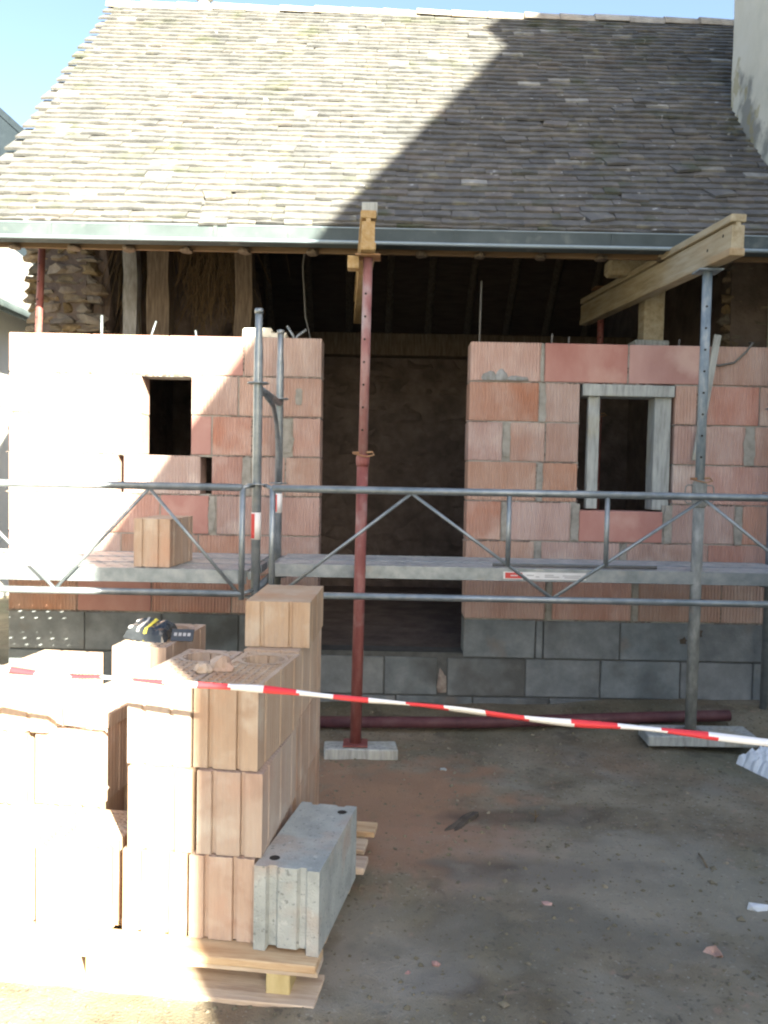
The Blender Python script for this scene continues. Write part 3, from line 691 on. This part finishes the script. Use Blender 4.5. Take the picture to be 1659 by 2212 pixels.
for (yy, z0, z1) in ((4.4, 1.16, 1.30), (5.3, 1.26, 1.38)):
    st_ = spart('sticker', [(-.66, yy, z0), (-.66, yy, z1)], .0252, 'whiteprint', 16)
    bm = bmesh.new(); n = 6   # red field of the wrap-round sticker, on its left third
    pv = [[(math.cos(R(180 + 16 * i)) * .0258 , yy - 4.4 + math.sin(R(180 + 16 * i)) * .0258, z) for i in range(n)] for z in (z0 + .006, z1 - .006)]
    vv = [[bm.verts.new(p) for p in row] for row in pv]
    for i in range(n - 1): bm.faces.new([vv[0][i], vv[0][i + 1], vv[1][i + 1], vv[1][i]])
    link('red_field', tomesh(bm), 'redprint', st_)

def guardrail(label, x0, x1, apex_up, apex_dn, mids):
    y = 4.325
    t = thing('guardrail', label, 'guardrail', (x0, y, .88), 0, 'scaffold guardrail frames')
    def gp(name, pts, r): return tubeobj(name, [(a - x0, b - y, c - .88) for a, b, c in pts], r, 'galv', t, 10)
    ZT, ZB = 1.428, .886
    gp('top_rail', [(x0, y, ZT), (x1, y, ZT)], .019); gp('bottom_rail', [(x0, y, ZB), (x1, y, ZB)], .0175)
    for x in (x0, x1): gp('end_post', [(x, y, ZB - .03), (x, y, ZT)], .0155)
    seq = sorted([(x, ZT - .012) for x in apex_up] + [(x, ZB + .008) for x in apex_dn])
    for (a, za), (b, zb) in zip(seq, seq[1:]):
        gp('diagonal_brace', [(a, y, za), (b, y, zb)], .0085)
    for x, zz in mids: gp('mid_post', [(x, y, zz), (x, y, ZT - .01)], .013)
    for x in (x0, x1):      # lugs that hook on the rosettes
        s = -1 if x == x0 else 1
        for zz in (ZT, ZB): gp('lug', [(x, y, zz), (x + s * .05, y + .06, zz + .012)], .010)
    return t
guardrail('steel lattice guardrail frame in front of the doorway and right brick wall', -.567, 2.33, (.139, 1.624), (-.52, .867, 2.3), ((.635, 1.055), (1.134, 1.062)))
guardrail('steel lattice guardrail frame at the left bay before the sunlit wall', -3.65, -.72, (-2.2, -1.193), (-3.6, -2.68 + .0, -1.67, -.74), ())

# perforated steel platforms
def platmesh(L_, W_, holes=True):
    bm = bmesh.new(); nx = int(L_ / .09); ny = 4; dx = L_ / nx; dy = W_ / ny; r0 = .0145
    for i in range(nx):
        for j in range(ny):
            cx, cy = i * dx + dx / 2 + (dx * .22 if j % 2 else -dx * .22), j * dy + dy / 2
            ox0, ox1, oy0, oy1 = i * dx, (i + 1) * dx, j * dy, (j + 1) * dy
            mx = (ox0 + ox1) / 2; my = (oy0 + oy1) / 2
            O = [(ox1, my), (ox1, oy1), (mx, oy1), (ox0, oy1), (ox0, my), (ox0, oy0), (mx, oy0), (ox1, oy0)]
            I = [(cx + r0 * math.cos(math.pi * k / 4), cy + r0 * math.sin(math.pi * k / 4)) for k in range(8)]
            ov = [bm.verts.new((p[0], p[1], 0)) for p in O]; iv = [bm.verts.new((p[0], p[1], .003)) for p in I]; dv = [bm.verts.new((p[0], p[1], -.004)) for p in I]
            for k in range(8):
                bm.faces.new([ov[k], ov[(k + 1) % 8], iv[(k + 1) % 8], iv[k]]); bm.faces.new([iv[k], iv[(k + 1) % 8], dv[(k + 1) % 8], dv[k]])
    bmesh.ops.remove_doubles(bm, verts=bm.verts[:], dist=.0005)
    me = bpy.data.meshes.new('plat'); bm.to_mesh(me); bm.free(); return me
def platform(label, x0, x1, y0, group, W_=.295, sticker=False):
    t = thing('scaffold_platform', label, 'platform', (x0, y0, 1.0), 0, group)
    L_ = x1 - x0
    link('tread', platmesh(L_, W_), 'deck', t)
    for yy in (0, W_): boxobj('side_rail', 0, L_, yy - (.003 if yy == 0 else 0), yy + (0 if yy == 0 else .003), -.068, .004, 'galv', t, .0008)
    for xx in (-.03, L_): boxobj('end_hook', xx, xx + .03, .03, W_ - .03, -.05, -.005, 'galv', t, .002)
    if sticker:
        s = boxobj('label_sticker', 1.27, 1.73, -.0052, -.0035, -.056, -.016, 'whiteprint', t, 0)
        boxobj('red_field', -.22, -.125, -.0022, -.0010, .004, .036, 'redprint', s, 0)
        for i, (a, b, z) in enumerate(((-.19, -.15, .017), (-.10, -.06, .02), (-.05, -.03, .012), (0, .05, .022), (0, .08, .012), (.10, .2, .02), (.11, .19, .01))):
            boxobj('print_line', a, b, -.0034 if i == 0 else -.0022, -.0024 if i == 0 else -.0012, z, z + .005, 'whiteprint' if i == 0 else 'greyprint', s, 0)
    return t
platform('perforated steel scaffold platform with a red and white label, front one at the doorway', -.60, 2.38, 4.72, 'platforms of the right bay', sticker=True)
platform('perforated steel scaffold platform nearest the right brick wall', -.60, 2.38, 5.03, 'platforms of the right bay')
for i, nm in enumerate(('front edge of the left bay, carrying a brick', 'middle of the three in the left bay', 'nearest the sunlit wall in the left bay')):
    platform('perforated steel scaffold platform at the ' + nm if i != 1 else 'perforated steel scaffold platform, middle of the three in the left bay', -3.68, -.70, 4.36 + i * .305, 'platforms of the left bay')
# rod lying on the right platform
t = tag(tubeobj('steel_rod', [(.62, 4.80, 1.014), (1.0, 4.79, 1.014), (1.55, 4.81, 1.014)],   .009, 'cable'), 'thin dark rod lying on the right scaffold platform', 'rod')

# ------------------------------------------------------------------ adjustable props
def prop(label, x, y, z0, ztop, zcol, mo, mi, lean=(0, 0), ro=.030, ri=.0245, loops=False, flat_head=True, group='adjustable steel props'):
    t = thing('steel_prop', label, 'prop', (x, y, z0), 0, group)
    H = ztop - z0; hc = zcol - z0
    def at(h): return (lean[0] * h / H, lean[1] * h / H, h)
    tubeobj('outer_tube', [at(.008), at(hc)], ro, mo, t, 16)
    it = tubeobj('inner_tube', [at(hc), at(H - .008)], ri, mi, t, 16)
    link('base_plate', boxmesh(.13, .13, .008, .001), mo, t)
    hp = link('head_plate', boxmesh(.13, .13, .008, .001), 'rust' if not loops else mi, t, at(H - .008))
    tubeobj('collar', [at(hc - .05), at(hc - .03), at(hc), at(hc + .012)], [ro + .002, ro + .006, ro + .006, ro - .003], mo, t, 16)
    c = at(hc + .02); tubeobj('pin', [(c[0] - .055, c[1] - .01, c[2]), (c[0] + .05, c[1] - .012, c[2] + .006)], .006, 'rust', t, 8)
    tubeobj('pin_loop', [(c[0] + .05, c[1] - .012, c[2] + .006), (c[0] + .06, c[1] - .03, c[2] - .01), (c[0] + .02, c[1] - .045, c[2] - .02), (c[0] - .05, c[1] - .03, c[2] - .004)], .004, 'rust', t, 6)
    h = hc + .14
    while h < H - .1:
        p = at(h); bm = bmesh.new(); tube(bm, [(p[0] - .006, p[1] - ri - .0012, h), (p[0] - .006, p[1] - ri + .006, h)], .0062, 8); link('pin_hole', tomesh(bm), 'hole', it); h += .118
    if loops:
        tubeobj('nut', [at(hc - .14), at(hc - .13), at(hc - .01), at(hc)], [ro, ro + .009, ro + .009, ro + .004], mo, t, 16)
        for s in (-1, 1):
            a = hc - .115; b = hc - .015; e = ro + .006
            tubeobj('handle', [(s * e, -.01, a), (s * (e + .03), -.012, a), (s * (e + .042), -.012, a + .012), (s * (e + .044), -.012, (a + b) / 2), (s * (e + .04), -.012, b - .01), (s * (e + .03), -.012, b), (s * e, -.01, b)], .004, mo, t, 6)
    return t
prop('red adjustable steel prop standing in front of the doorway', -.128, 4.50, .068, 2.645, 1.60, 'redprop', 'pinkprop', (.018, 0))
prop('grey adjustable steel prop with wire handles before the right brick wall', 1.748, 4.74, .098, 2.665, 1.50, 'greyprop', 'blueprop', (.006, 0), .031, .0255, True)
prop('slim red prop leaning behind the sunlit wall under the eaves left end', -2.42, 5.74, .35, 3.02, 1.9, 'redprop', 'redprop', (.11, .0), .026, .023)
prop('red prop standing indoors seen through the right window', 1.66, 6.7, .345, 3.0, 2.0, 'redprop', 'redprop')
prop('red prop beside the sunlit wall at the left picture edge', -2.52, 5.42, .0, 1.9, 1.3, 'redprop', 'redprop')
lt = tag(tubeobj('lying_tube', [(-.45, 4.93, .055), (.6, 4.97, .06), (1.4, 5.03, .085), (2.1, 5.07, .105)],   .034, 'darkred', None, 14), 'dark red steel tube lying on the ground along the foundation', 'tube')

def hbeam(name, label, p0, p1, m_, Hh=.2, group='timber formwork beams'):
    """I-section timber beam from p0 to p1 (bottom centre line)"""
    p0, p1 = Vector(p0), Vector(p1); d = p1 - p0; L_ = d.length
    t = bpy.data.objects.new(name, None); C.objects.link(t); tag(t, label, 'beam', group)
    t.matrix_world = Matrix.Translation(p0) @ d.to_track_quat('Y', 'Z').to_matrix().to_4x4()
    link('bottom_flange', boxmesh(.08, L_, .04, .004), m_, t, (0, L_ / 2, 0))
    link('top_flange', boxmesh(.08, L_, .04, .004), m_, t, (0, L_ / 2, Hh - .04))
    bm = bmesh.new(); box(bm, -.0335, .0335, .004, L_ - .004, .04, Hh - .055); box(bm, -.012, .012, .004, L_ - .004, Hh - .055, Hh - .04)
    w_ = link('web', tomesh(bm), m_, t)
    for yy, zz in ((.10, .12), (.28, .085)):
        for s in (-1, 1): tubeobj('bolt_hole', [(s * .033, yy, zz), (s * .0345, yy, zz)], .009, 'hole', w_, 8)
    return t
hbeam('formwork_beam', 'pale timber beam resting on the grey prop, running in under the eaves', (1.785, 4.42, 2.667), (1.60, 7.0, 2.76), 'newwood', .21)
hbeam('formwork_beam', 'yellow timber beam on the red prop running in over the doorway', (-.108, 4.38, 2.648), (-.215, 6.4, 2.63), 'yellowbeam', .2)
tag(boxobj('packing_block', -.145, -.065, 4.42, 4.56, 2.849, 2.90, 'greywood', None), 'small grey wood packing on the yellow beam end at the gutter', 'block')
bl = tag(boxobj('timber_wedge', -.215, -.155, 4.46, 4.54, 2.575, 2.64, 'yellowbeam', None), 'small yellow wood wedge hung beside the red prop head', 'wedge')

# pads under the props
p = tag(link('timber_pad', boxmesh(.39, .15, .062, .006, .004, 5), 'greywood', None, (-.10, 4.50, .0), (0, 0, .06)), 'short thick board under the red prop foot', 'board', 'boards under the props')
p = tag(link('timber_pad', boxmesh(.60, .22, .06, .006, .004, 6), 'greywood', None, (1.80, 4.78, .032), (.0, -.02, -.05)), 'wide board under the grey prop foot', 'board', 'boards under the props')
# thin board leaning on the right wall and cable beside it
bd = thing('leaning_board', 'thin pale board leaning on the right brick wall behind the grey prop', 'board', (1.975, 5.44, 1.64))
link('plank', boxmesh(.042, .02, .80, .002), 'greywood', bd, (0, 0, 0), (.03, .135, 0))
tag(tubeobj('cable', [(2.02, 5.485, 2.27), (2.12, 5.48, 2.25), (2.22, 5.485, 2.27), (2.3, 5.49, 2.345), (2.34, 5.5, 2.40), (2.37, 5.62, 2.42)], .007, 'cable', None, 8), 'grey cable looping over the top of the right brick wall', 'cable')

# ------------------------------------------------------------------ pallet and its bricks
PA = R(-7.0)
pal = thing('wooden_pallet', 'wooden pallet carrying the stack of clay bricks', 'pallet', (-.165, 2.35, 0), PA)
PM = Matrix.Translation((-.165, 2.35, 0)) @ Matrix.Rotation(PA, 4, 'Z')
for i in range(7):
    e = random.uniform(-.015, .015) + (.03 if i > 3 else 0)
    link('deck_board', boxmesh(1.32, .10, .022, .003, .002, i), 'pallet', pal, (-.66 + e, .055 + i * .155, .088), (0, 0, random.uniform(-.01, .01)))
for y in (.06, .52, 1.0):
    link('stringer_board', boxmesh(1.30, .09, .018, .002), 'pallet', pal, (-.65, y, .069))
    for x in (-.115, -.66, -1.22): link('block', boxmesh(.07, .09, .062, .003), 'palletblock', pal, (x, y, .0205 - .013))
for x in (-.65,): link('bottom_board', boxmesh(1.32, .16, .016, .002), 'pallet', pal, (-.66, .05, -.003))
# things on the pallet
def cellbrick(L_, W_, H_, hole=True, m='fbrick', cells=True):
    """hollow clay block: long side along y, three grooves on each end, open cells on top"""
    bm = bmesh.new()
    fx = []
    for c in (-.3, .0, .3):   # grooves across the width
        pass
    hw, hl = W_ / 2, L_ / 2
    gxs = [-.24 * W_, .20 * W_]
    front = [(-hw, -hl)]
    for gxx in gxs: front += [(gxx - .008, -hl), (gxx - .005, -hl + .011), (gxx + .005, -hl + .011), (gxx + .008, -hl)]
    front += [(hw, -hl)]
    right = []
    for gy_ in (-.17, .0, .17):
        right += [(hw, gy_ * L_ / .5 - .007), (hw - .006, gy_ * L_ / .5 - .004), (hw - .006, gy_ * L_ / .5 + .004), (hw, gy_ * L_ / .5 + .007)]
    back = [(-x, -y) for x, y in front]
    left = [(-x, -y) for x, y in right]
    pf = front + right + back + left
    bot = [bm.verts.new((x, y, 0)) for x, y in pf]; top = [bm.verts.new((x, y, H_)) for x, y in pf]
    n = len(pf)
    for i in range(n): bm.faces.new([bot[i], bot[(i + 1) % n], top[(i + 1) % n], top[i]])
    bm.faces.new(bot[::-1])
    if not cells:
        bm.faces.new(top)
    else:
        # rim then a grid of cells
        ix, iy = hw - .013, hl - .018
        rim = [bm.verts.new((max(-ix, min(ix, x)), max(-iy, min(iy, y)), H_)) for x, y in pf]
        for i in range(n):
            vs4 = []
            for v in (top[i], top[(i + 1) % n], rim[(i + 1) % n], rim[i]):
                if all((v.co - u.co).length > 1e-6 for u in vs4): vs4.append(v)
            if len(vs4) > 2: bm.faces.new(vs4)
        cxn, cyn = 6, 13; cwx, cwy = 2 * ix / cxn, 2 * iy / cyn; web = .0032; rc = .073; hc = (0, hl - .115)
        dz = .235
        for i in range(cxn):
            for j in range(cyn):
                x0, x1, y0, y1 = -ix + i * cwx, -ix + (i + 1) * cwx, -iy + j * cwy, -iy + (j + 1) * cwy
                mx, my = (x0 + x1) / 2, (y0 + y1) / 2
                dd = math.hypot(mx - hc[0], my - hc[1])
                if hole and dd < rc + .002: continue
                O = [bm.verts.new(q) for q in ((x0, y0, H_), (x1, y0, H_), (x1, y1, H_), (x0, y1, H_))]
                I = [bm.verts.new(q) for q in ((x0 + web, y0 + web, H_), (x1 - web, y0 + web, H_), (x1 - web, y1 - web, H_), (x0 + web, y1 - web, H_))]
                D = [bm.verts.new((v.co.x, v.co.y, H_ - dz)) for v in I]
                for k in range(4):
                    bm.faces.new([O[k], O[(k + 1) % 4], I[(k + 1) % 4], I[k]]); bm.faces.new([I[k], I[(k + 1) % 4], D[(k + 1) % 4], D[k]])
                bm.faces.new(D)
        if hole:
            ns = 28; ra = [[bm.verts.new((hc[0] + r * math.cos(2 * math.pi * k / ns), hc[1] + r * math.sin(2 * math.pi * k / ns), z)) for k in range(ns)] for r, z in ((rc + .014, H_ + .0012), (rc, H_ + .0012), (rc, H_ - .24))]
            for a, b in zip(ra, ra[1:]):
                for k in range(ns): bm.faces.new([a[k], a[(k + 1) % ns], b[(k + 1) % ns], b[k]])
            bm.faces.new(ra[2])
    me = bpy.data.meshes.new('cellbrick'); bm.to_mesh(me); bm.free(); me.materials.append(M[m]); return me
HB = .25
ME_HOLE = cellbrick(.49, .198, HB); ME_CELL = cellbrick(.49, .198, HB, hole=False); ME_PLAIN = cellbrick(.49, .198, HB, cells=False)
ME_SIDE = cellbrick(.40, .235, .19, cells=False); ME_TOP = cellbrick(.47, .235, .165, cells=False); ME_SHORT = cellbrick(.30, .23, HB, hole=False)
NB = 0
def pb(label, me, x, y, course, rz=0, rx=0, ry=0, dz=0):
    global NB; NB += 1
    o = bpy.data.objects.new('clay_brick', me); C.objects.link(o)
    o.matrix_world = Matrix.Translation((x, y, .113 + course * .2535 + dz)) @ Euler((rx, ry, PA + rz)).to_matrix().to_4x4()
    return tag(o, label, 'brick', 'bricks on the pallet')
S = 'hollow clay brick '
# front right column (its side is in shade), front left column (sunlit)
pb(S + 'at the foot of the shaded front column, beside the grey concrete block', ME_PLAIN, -.43, 2.72, 0, .0)
pb(S + 'second up in the shaded front column', ME_PLAIN, -.415, 2.725, 1, .02)
pb(S + 'with round hole topping the shaded front column', ME_HOLE, -.42, 2.74, 2, -.03)
pb(S + 'at the foot of the half sunlit front column', ME_PLAIN, -.635, 2.75, 0, -.01)
pb(S + 'second up in the half sunlit front column', ME_PLAIN, -.625, 2.75, 1, .01)
pb(S + 'with round hole topping the half sunlit front column', ME_HOLE, -.625, 2.765, 2, -.03)
# second row
for c, nm in enumerate(('lowest', 'second', 'third')):
    pb(S + nm + ' up in the column behind, right rear of pallet' if c else S + 'lowest in the right rear column of the pallet', ME_PLAIN, -.37, 3.26, c, .03)
pb(S + 'lying on its side, the highest one of the whole stack', ME_TOP, -.37, 3.30, 3, .09)
for c, nm in enumerate(('at the foot of the column', 'in mid-column')):
    pb(S + nm + ' beneath the black packet', ME_PLAIN, -.845, 3.28, c, .0)
pb(S + 'with the black and yellow packet on top of it', ME_HOLE, -.85, 3.28, 2, .04)
# left pile
pb(S + 'front left, lowest course, next to the half sunlit column', ME_SHORT, -.90, 2.665, 0, .02)
pb(S + 'front, lowest course, cut by the left picture edge', ME_SHORT, -1.15, 2.70, 0, -.02)
pb(S + 'under the broken brick in the left pile', ME_PLAIN, -1.02, 3.10, 0)
pb(S + 'lowest and outermost at the back of the left pile', ME_PLAIN, -1.26, 3.12, 0)
pb(S + 'second course of the left pile, right of the narrow slit', ME_SHORT, -1.035, 2.99, 1, .01)
pb(S + 'second course of the left pile, left of the narrow slit', ME_SHORT, -1.29, 3.0, 1, -.02)
pb(S + 'on its side topping the left pile at the picture edge', ME_SIDE, -1.20, 3.03, 2, -.01)
# broken one
bm = bmesh.new(); pf = [(-.07, 0), (.09, 0), (.095, .05), (.06, .062), (.05, .12), (.03, .135), (-.03, .10), (-.075, .065)]
A = [bm.verts.new((x, -.13, z)) for x, z in pf]; B = [bm.verts.new((x + .01, .12, z * .9)) for x, z in pf]
bm.faces.new(A); bm.faces.new(B[::-1])
for i in range(len(pf)): bm.faces.new([A[i], B[i], B[(i + 1) % len(pf)], A[(i + 1) % len(pf)]])
me = tomesh(bm); me.materials.append(M['fbrick'])
pb('jagged broken brick in the notch of the left pile', me, -1.0, 3.02, 2)
# chips on the top brick
for i, (x, y, s, nm) in enumerate(((-.51, 2.70, .045, 'larger chip of clay between the two round holes of the top bricks'), (-.56, 2.66, .03, 'small pale chip of clay on the half sunlit top brick'))):
    o = link('brick_chip', blob(s * .9, s * .7, s * .75, i + 31, 2, .3), 'fbrick', None, (x, y, .872)); tag(o, nm, 'brick chip', 'loose chips of brick')
# concrete block leaning on the pallet edge
bm = bmesh.new(); hw, hl, Hh = .098, .25, .25
front = [(-hw, -hl), (-.062, -hl), (-.055, -hl + .014), (-.034, -hl + .014), (-.026, -hl + .004), (.03, -hl + .004), (.038, -hl + .016), (.056, -hl + .016), (.062, -hl), (hw, -hl)]
pf = front + [(-x, -y) for x, y in front]
bot = [bm.verts.new((x, y, (.012 if -.06 < x < .06 and abs(y) > .2 else 0))) for x, y in pf]; top = [bm.verts.new((x, y, Hh)) for x, y in pf]
n = len(pf)
for i in range(n): bm.faces.new([bot[i], bot[(i + 1) % n], top[(i + 1) % n], top[i]])
bm.faces.new(bot[::-1]); bm.faces.new(top)
cb = thing('concrete_block', 'grey concrete block with grooved end standing on the pallet right edge', 'concrete block', (-.215, 2.66, .112), PA - R(3.5))
link('body', tomesh(bm), 'cblock', cb)
for x, y in ((-.055, -.19), (.06, .19)):
    bm = bmesh.new(); tube(bm, [(x, y, Hh - .02), (x, y, Hh + .0008)], .016, 14); link('grip_hole', tomesh(bm), 'hole', cb)
# brick on the scaffold
o = bpy.data.objects.new('clay_brick', cellbrick(.40, .19, .25, cells=False)); C.objects.link(o); o.location = (-1.185, 4.60, 1.006); o.rotation_euler = (0, 0, R(-4))
tag(o, 'single clay brick standing on the left scaffold platform', 'brick')

# crumpled packet on its brick
pk = thing('packet', 'shiny black plastic packet with a yellow stripe lying on a brick', 'packet', (-.87, 3.19, .868), R(-16))
def sheet(x0, x1, y0, y1, z, seed, n=10, amp=.012, thick=.02, fn=None):
    bm = bmesh.new(); g_ = {}
    for s in (0, 1):
        for i in range(n + 1):
            for j in range(n + 1):
                x = x0 + (x1 - x0) * i / n; y = y0 + (y1 - y0) * j / n
                e = min(i, n - i, j, n - j) / n
                h = (thick * (min(1, e * 6) ** .5) + amp * noise.noise(Vector((x * 35 + seed, y * 35, s)))) if s else 0
                zz = z + max(0.0005, h) if s else z
                if fn: zz += fn(x, y)
                g_[s, i, j] = bm.verts.new((x, y, zz))
    for s in (0, 1):
        for i in range(n):
            for j in range(n): bm.faces.new([g_[s, i, j], g_[s, i + 1, j], g_[s, i + 1, j + 1], g_[s, i, j + 1]])
    per = [(i, 0) for i in range(n)] + [(n, j) for j in range(n)] + [(i, n) for i in range(n, 0, -1)] + [(0, j) for j in range(n, 0, -1)]
    for a, b in zip(per, per[1:] + per[:1]): bm.faces.new([g_[0, *a], g_[0, *b], g_[1, *b], g_[1, *a]])
    return tomesh(bm)
tilt_ = lambda x, y: .30 * max(0, y + .05) + .12 * max(0, -x)
bd_ = link('body', sheet(-.085, .085, -.055, .055, 0, 2, n=16, amp=.010, thick=.042, fn=tilt_), 'blackplastic', pk)
link('yellow_stripe', sheet(-.006, .010, -.054, .054, .004, 2, n=12, amp=.009, thick=.041, fn=tilt_), 'yellow', bd_)
link('pale_stripe', sheet(-.035, -.022, -.054, .054, .003, 2, n=12, amp=.009, thick=.041, fn=tilt_), 'greyprint', bd_)
for x, y, s_ in ((-.062, .025, .012), (-.064, -.025, .012)):
    link('white_spot', blob(s_, s_ * 1.3, .006, x * 90, 2, .2), 'whiteprint', bd_, (x, y, .030 + tilt_(x, y)))
fl_ = link('flap', boxmesh(.085, .004, .048, .001), 'blackplastic', pk, (.135, -.01, .004), (-.5, 0, .2))
for i in range(4): link('print_mark', boxmesh(.011, .0012, .012, 0), 'greyprint', fl_, (-.026 + i * .017, -.0028, .020))

# ------------------------------------------------------------------ barrier tape
path = [(-3.2, 3.05, .935), (-1.105, 2.45, .923), (-.763, 2.35, .927), (-.316, 2.2, .935), (.01, 2.05, .951), (.386, 1.85, .973), (.748, 1.62, 1.005), (2.2, .7, 1.10)]
P = [Vector(q) for q in path]
# resample along a smooth curve
cur = []
for i in range(len(P) - 1):
    p0, p1, p2, p3 = P[max(i - 1, 0)], P[i], P[i + 1], P[min(i + 2, len(P) - 1)]
    k = max(4, int((p2 - p1).length / .01))
    for j in range(k):
        t_ = j / k
        cur.append(.5 * ((2 * p1) + (p2 - p0) * t_ + (2 * p0 - 5 * p1 + 4 * p2 - p3) * t_ ** 2 + (3 * p1 - p0 - 3 * p2 + p3) * t_ ** 3))
bm = bmesh.new(); acc = 0; prev = None; col = []
for i, c in enumerate(cur):
    if i: acc += (c - cur[i - 1]).length
    hgt = .0074 + .0016 * math.sin(acc * 9) + .0012 * math.sin(acc * 23 + 1); tw = .55 * math.sin(acc * 3.1) + .25 * math.sin(acc * 8.3) + .2; c = c + Vector((0, .004 * math.sin(acc * 5), .0035 * math.sin(acc * 4.1 + 1) + .0015 * math.sin(acc * 13)))
    d = Vector((math.sin(tw) * .5, math.sin(tw), math.cos(tw)))
    bend = .004
    r = [bm.verts.new(c - d * hgt), bm.verts.new(c + Vector((0, -bend, 0))), bm.verts.new(c + d * hgt)]
    if prev:
        for k in range(2):
            f = bm.faces.new([prev[k], r[k], r[k + 1], prev[k + 1]]); f.material_index = int((acc + k * .008) / .101) % 2; f.smooth = True
    prev = r
me = bpy.data.meshes.new('tape'); bm.to_mesh(me); bm.free()
tp = link('barrier_tape', me, ['red', 'white']); tag(tp, 'red and white striped barrier tape stretched across the yard', 'tape')
sd = tp.modifiers.new('thickness', 'SOLIDIFY'); sd.thickness = .0012

# ------------------------------------------------------------------ bits on the ground
sk = link('plastic_sack', sheet(-.20, .28, -.13, .15, 0, 4, n=26, amp=.03, thick=.09), 'sack', None, (2.14, 4.42, .0), (0, 0, .3))
tag(sk, 'crumpled pale plastic sack on the ground at the right edge', 'sack')
def shard(label, x, y, sx, sy, sz, seed, m_='lintel', rz=0):
    o = link('brick_shard', blob(sx, sy, sz, seed, 1, .6), m_, None, (x, y, gh(x, y) - .004), (0, 0, rz)); tag(o, label, 'rubble', 'bits of rubble on the ground'); return o
shard('largest orange brick shard lying alone at lower right of the yard', 1.083, 2.652, .045, .028, .022, 41, 'brick', -.3)
shard('small pink brick bit just beyond the dark damp patch', .60, 2.943, .016, .012, .012, 42)
shard('small pink brick bit near the bottom of the yard, right of the pallet', .19, 2.57, .016, .014, .012, 43)
shard('tiny pink brick bit beside the pallet front corner', .10, 2.53, .011, .01, .008, 44)
shard('pale crumpled scrap on the ground at the right picture edge', 1.356, 2.956, .028, .02, .02, 45, 'sack')
shard('grey stone chip on the ground left of the red prop board end', .33, 4.3, .016, .013, .012, 46, 'cblock')
st = tag(link('wood_scrap', blob(.12, .024, .018, 57, 3, .34), 'mud', None, (.37, 3.66, gh(.37, 3.66) - .004), (0, 0, .95)), 'dark rotten scrap of wood lying on the earth in mid yard', 'wood scrap')
tw = thing('straw_twig', 'tiny forked dry twig standing out pale in mid yard', 'twig', (.688, 3.677, gh(.688, 3.677)))
for pts in ([(0, 0, 0), (.005, 0, .03), (.0, 0, .055)], [(.003, 0, .03), (-.025, .0, .045)], [(.003, 0, .02), (.02, .01, .035)]): tubeobj('stem', pts, .0022, 'straw', tw, 5)
tag(tubeobj('straw_stalk', [(1.28, 3.24, .01), (1.283, 3.30, .02), (1.29, 3.36, .012)], .004, 'straw', None, 5), 'single pale straw stalk lying at right of the yard', 'straw')
# gravel, crumbs and dry bits: too many to count
rr = random.Random(21); gvv, gff = [], []
for i in range(9000):
    x, y = rr.uniform(-2.2, 2.4), 1.7 + 3.7 * rr.random() ** 1.2
    s = min(.018, .0022 + rr.expovariate(1 / .0028)); z = gh(x, y); b0 = len(gvv); a0 = rr.uniform(0, 3)
    for k in range(4):
        q = s * rr.uniform(.6, 1.3); gvv.append((x + math.cos(a0 + k * 1.57) * q, y + math.sin(a0 + k * 1.57) * q, z + s * rr.uniform(-.1, .3)))
    gvv.append((x + s * rr.uniform(-.3, .3), y + s * rr.uniform(-.3, .3), z + s * rr.uniform(.4, .9))); gvv.append((x, y, z - s * .5))
    for k in range(4): gff.append((b0 + k, b0 + (k + 1) % 4, b0 + 4)); gff.append((b0 + (k + 1) % 4, b0 + k, b0 + 5))
gme = bpy.data.meshes.new('gravel'); gme.from_pydata(gvv, [], gff)
M['gravel'] = mat('gravel', [(.10, .088, .06), (.15, .135, .095), (.25, .215, .16)], scale=9, bump=.3, lo=.35, hi=.7)
gv_ = link('gravel', gme, 'gravel'); tag(gv_, 'loose gravel, brick crumbs and dirt clods on the earth', kind='stuff')
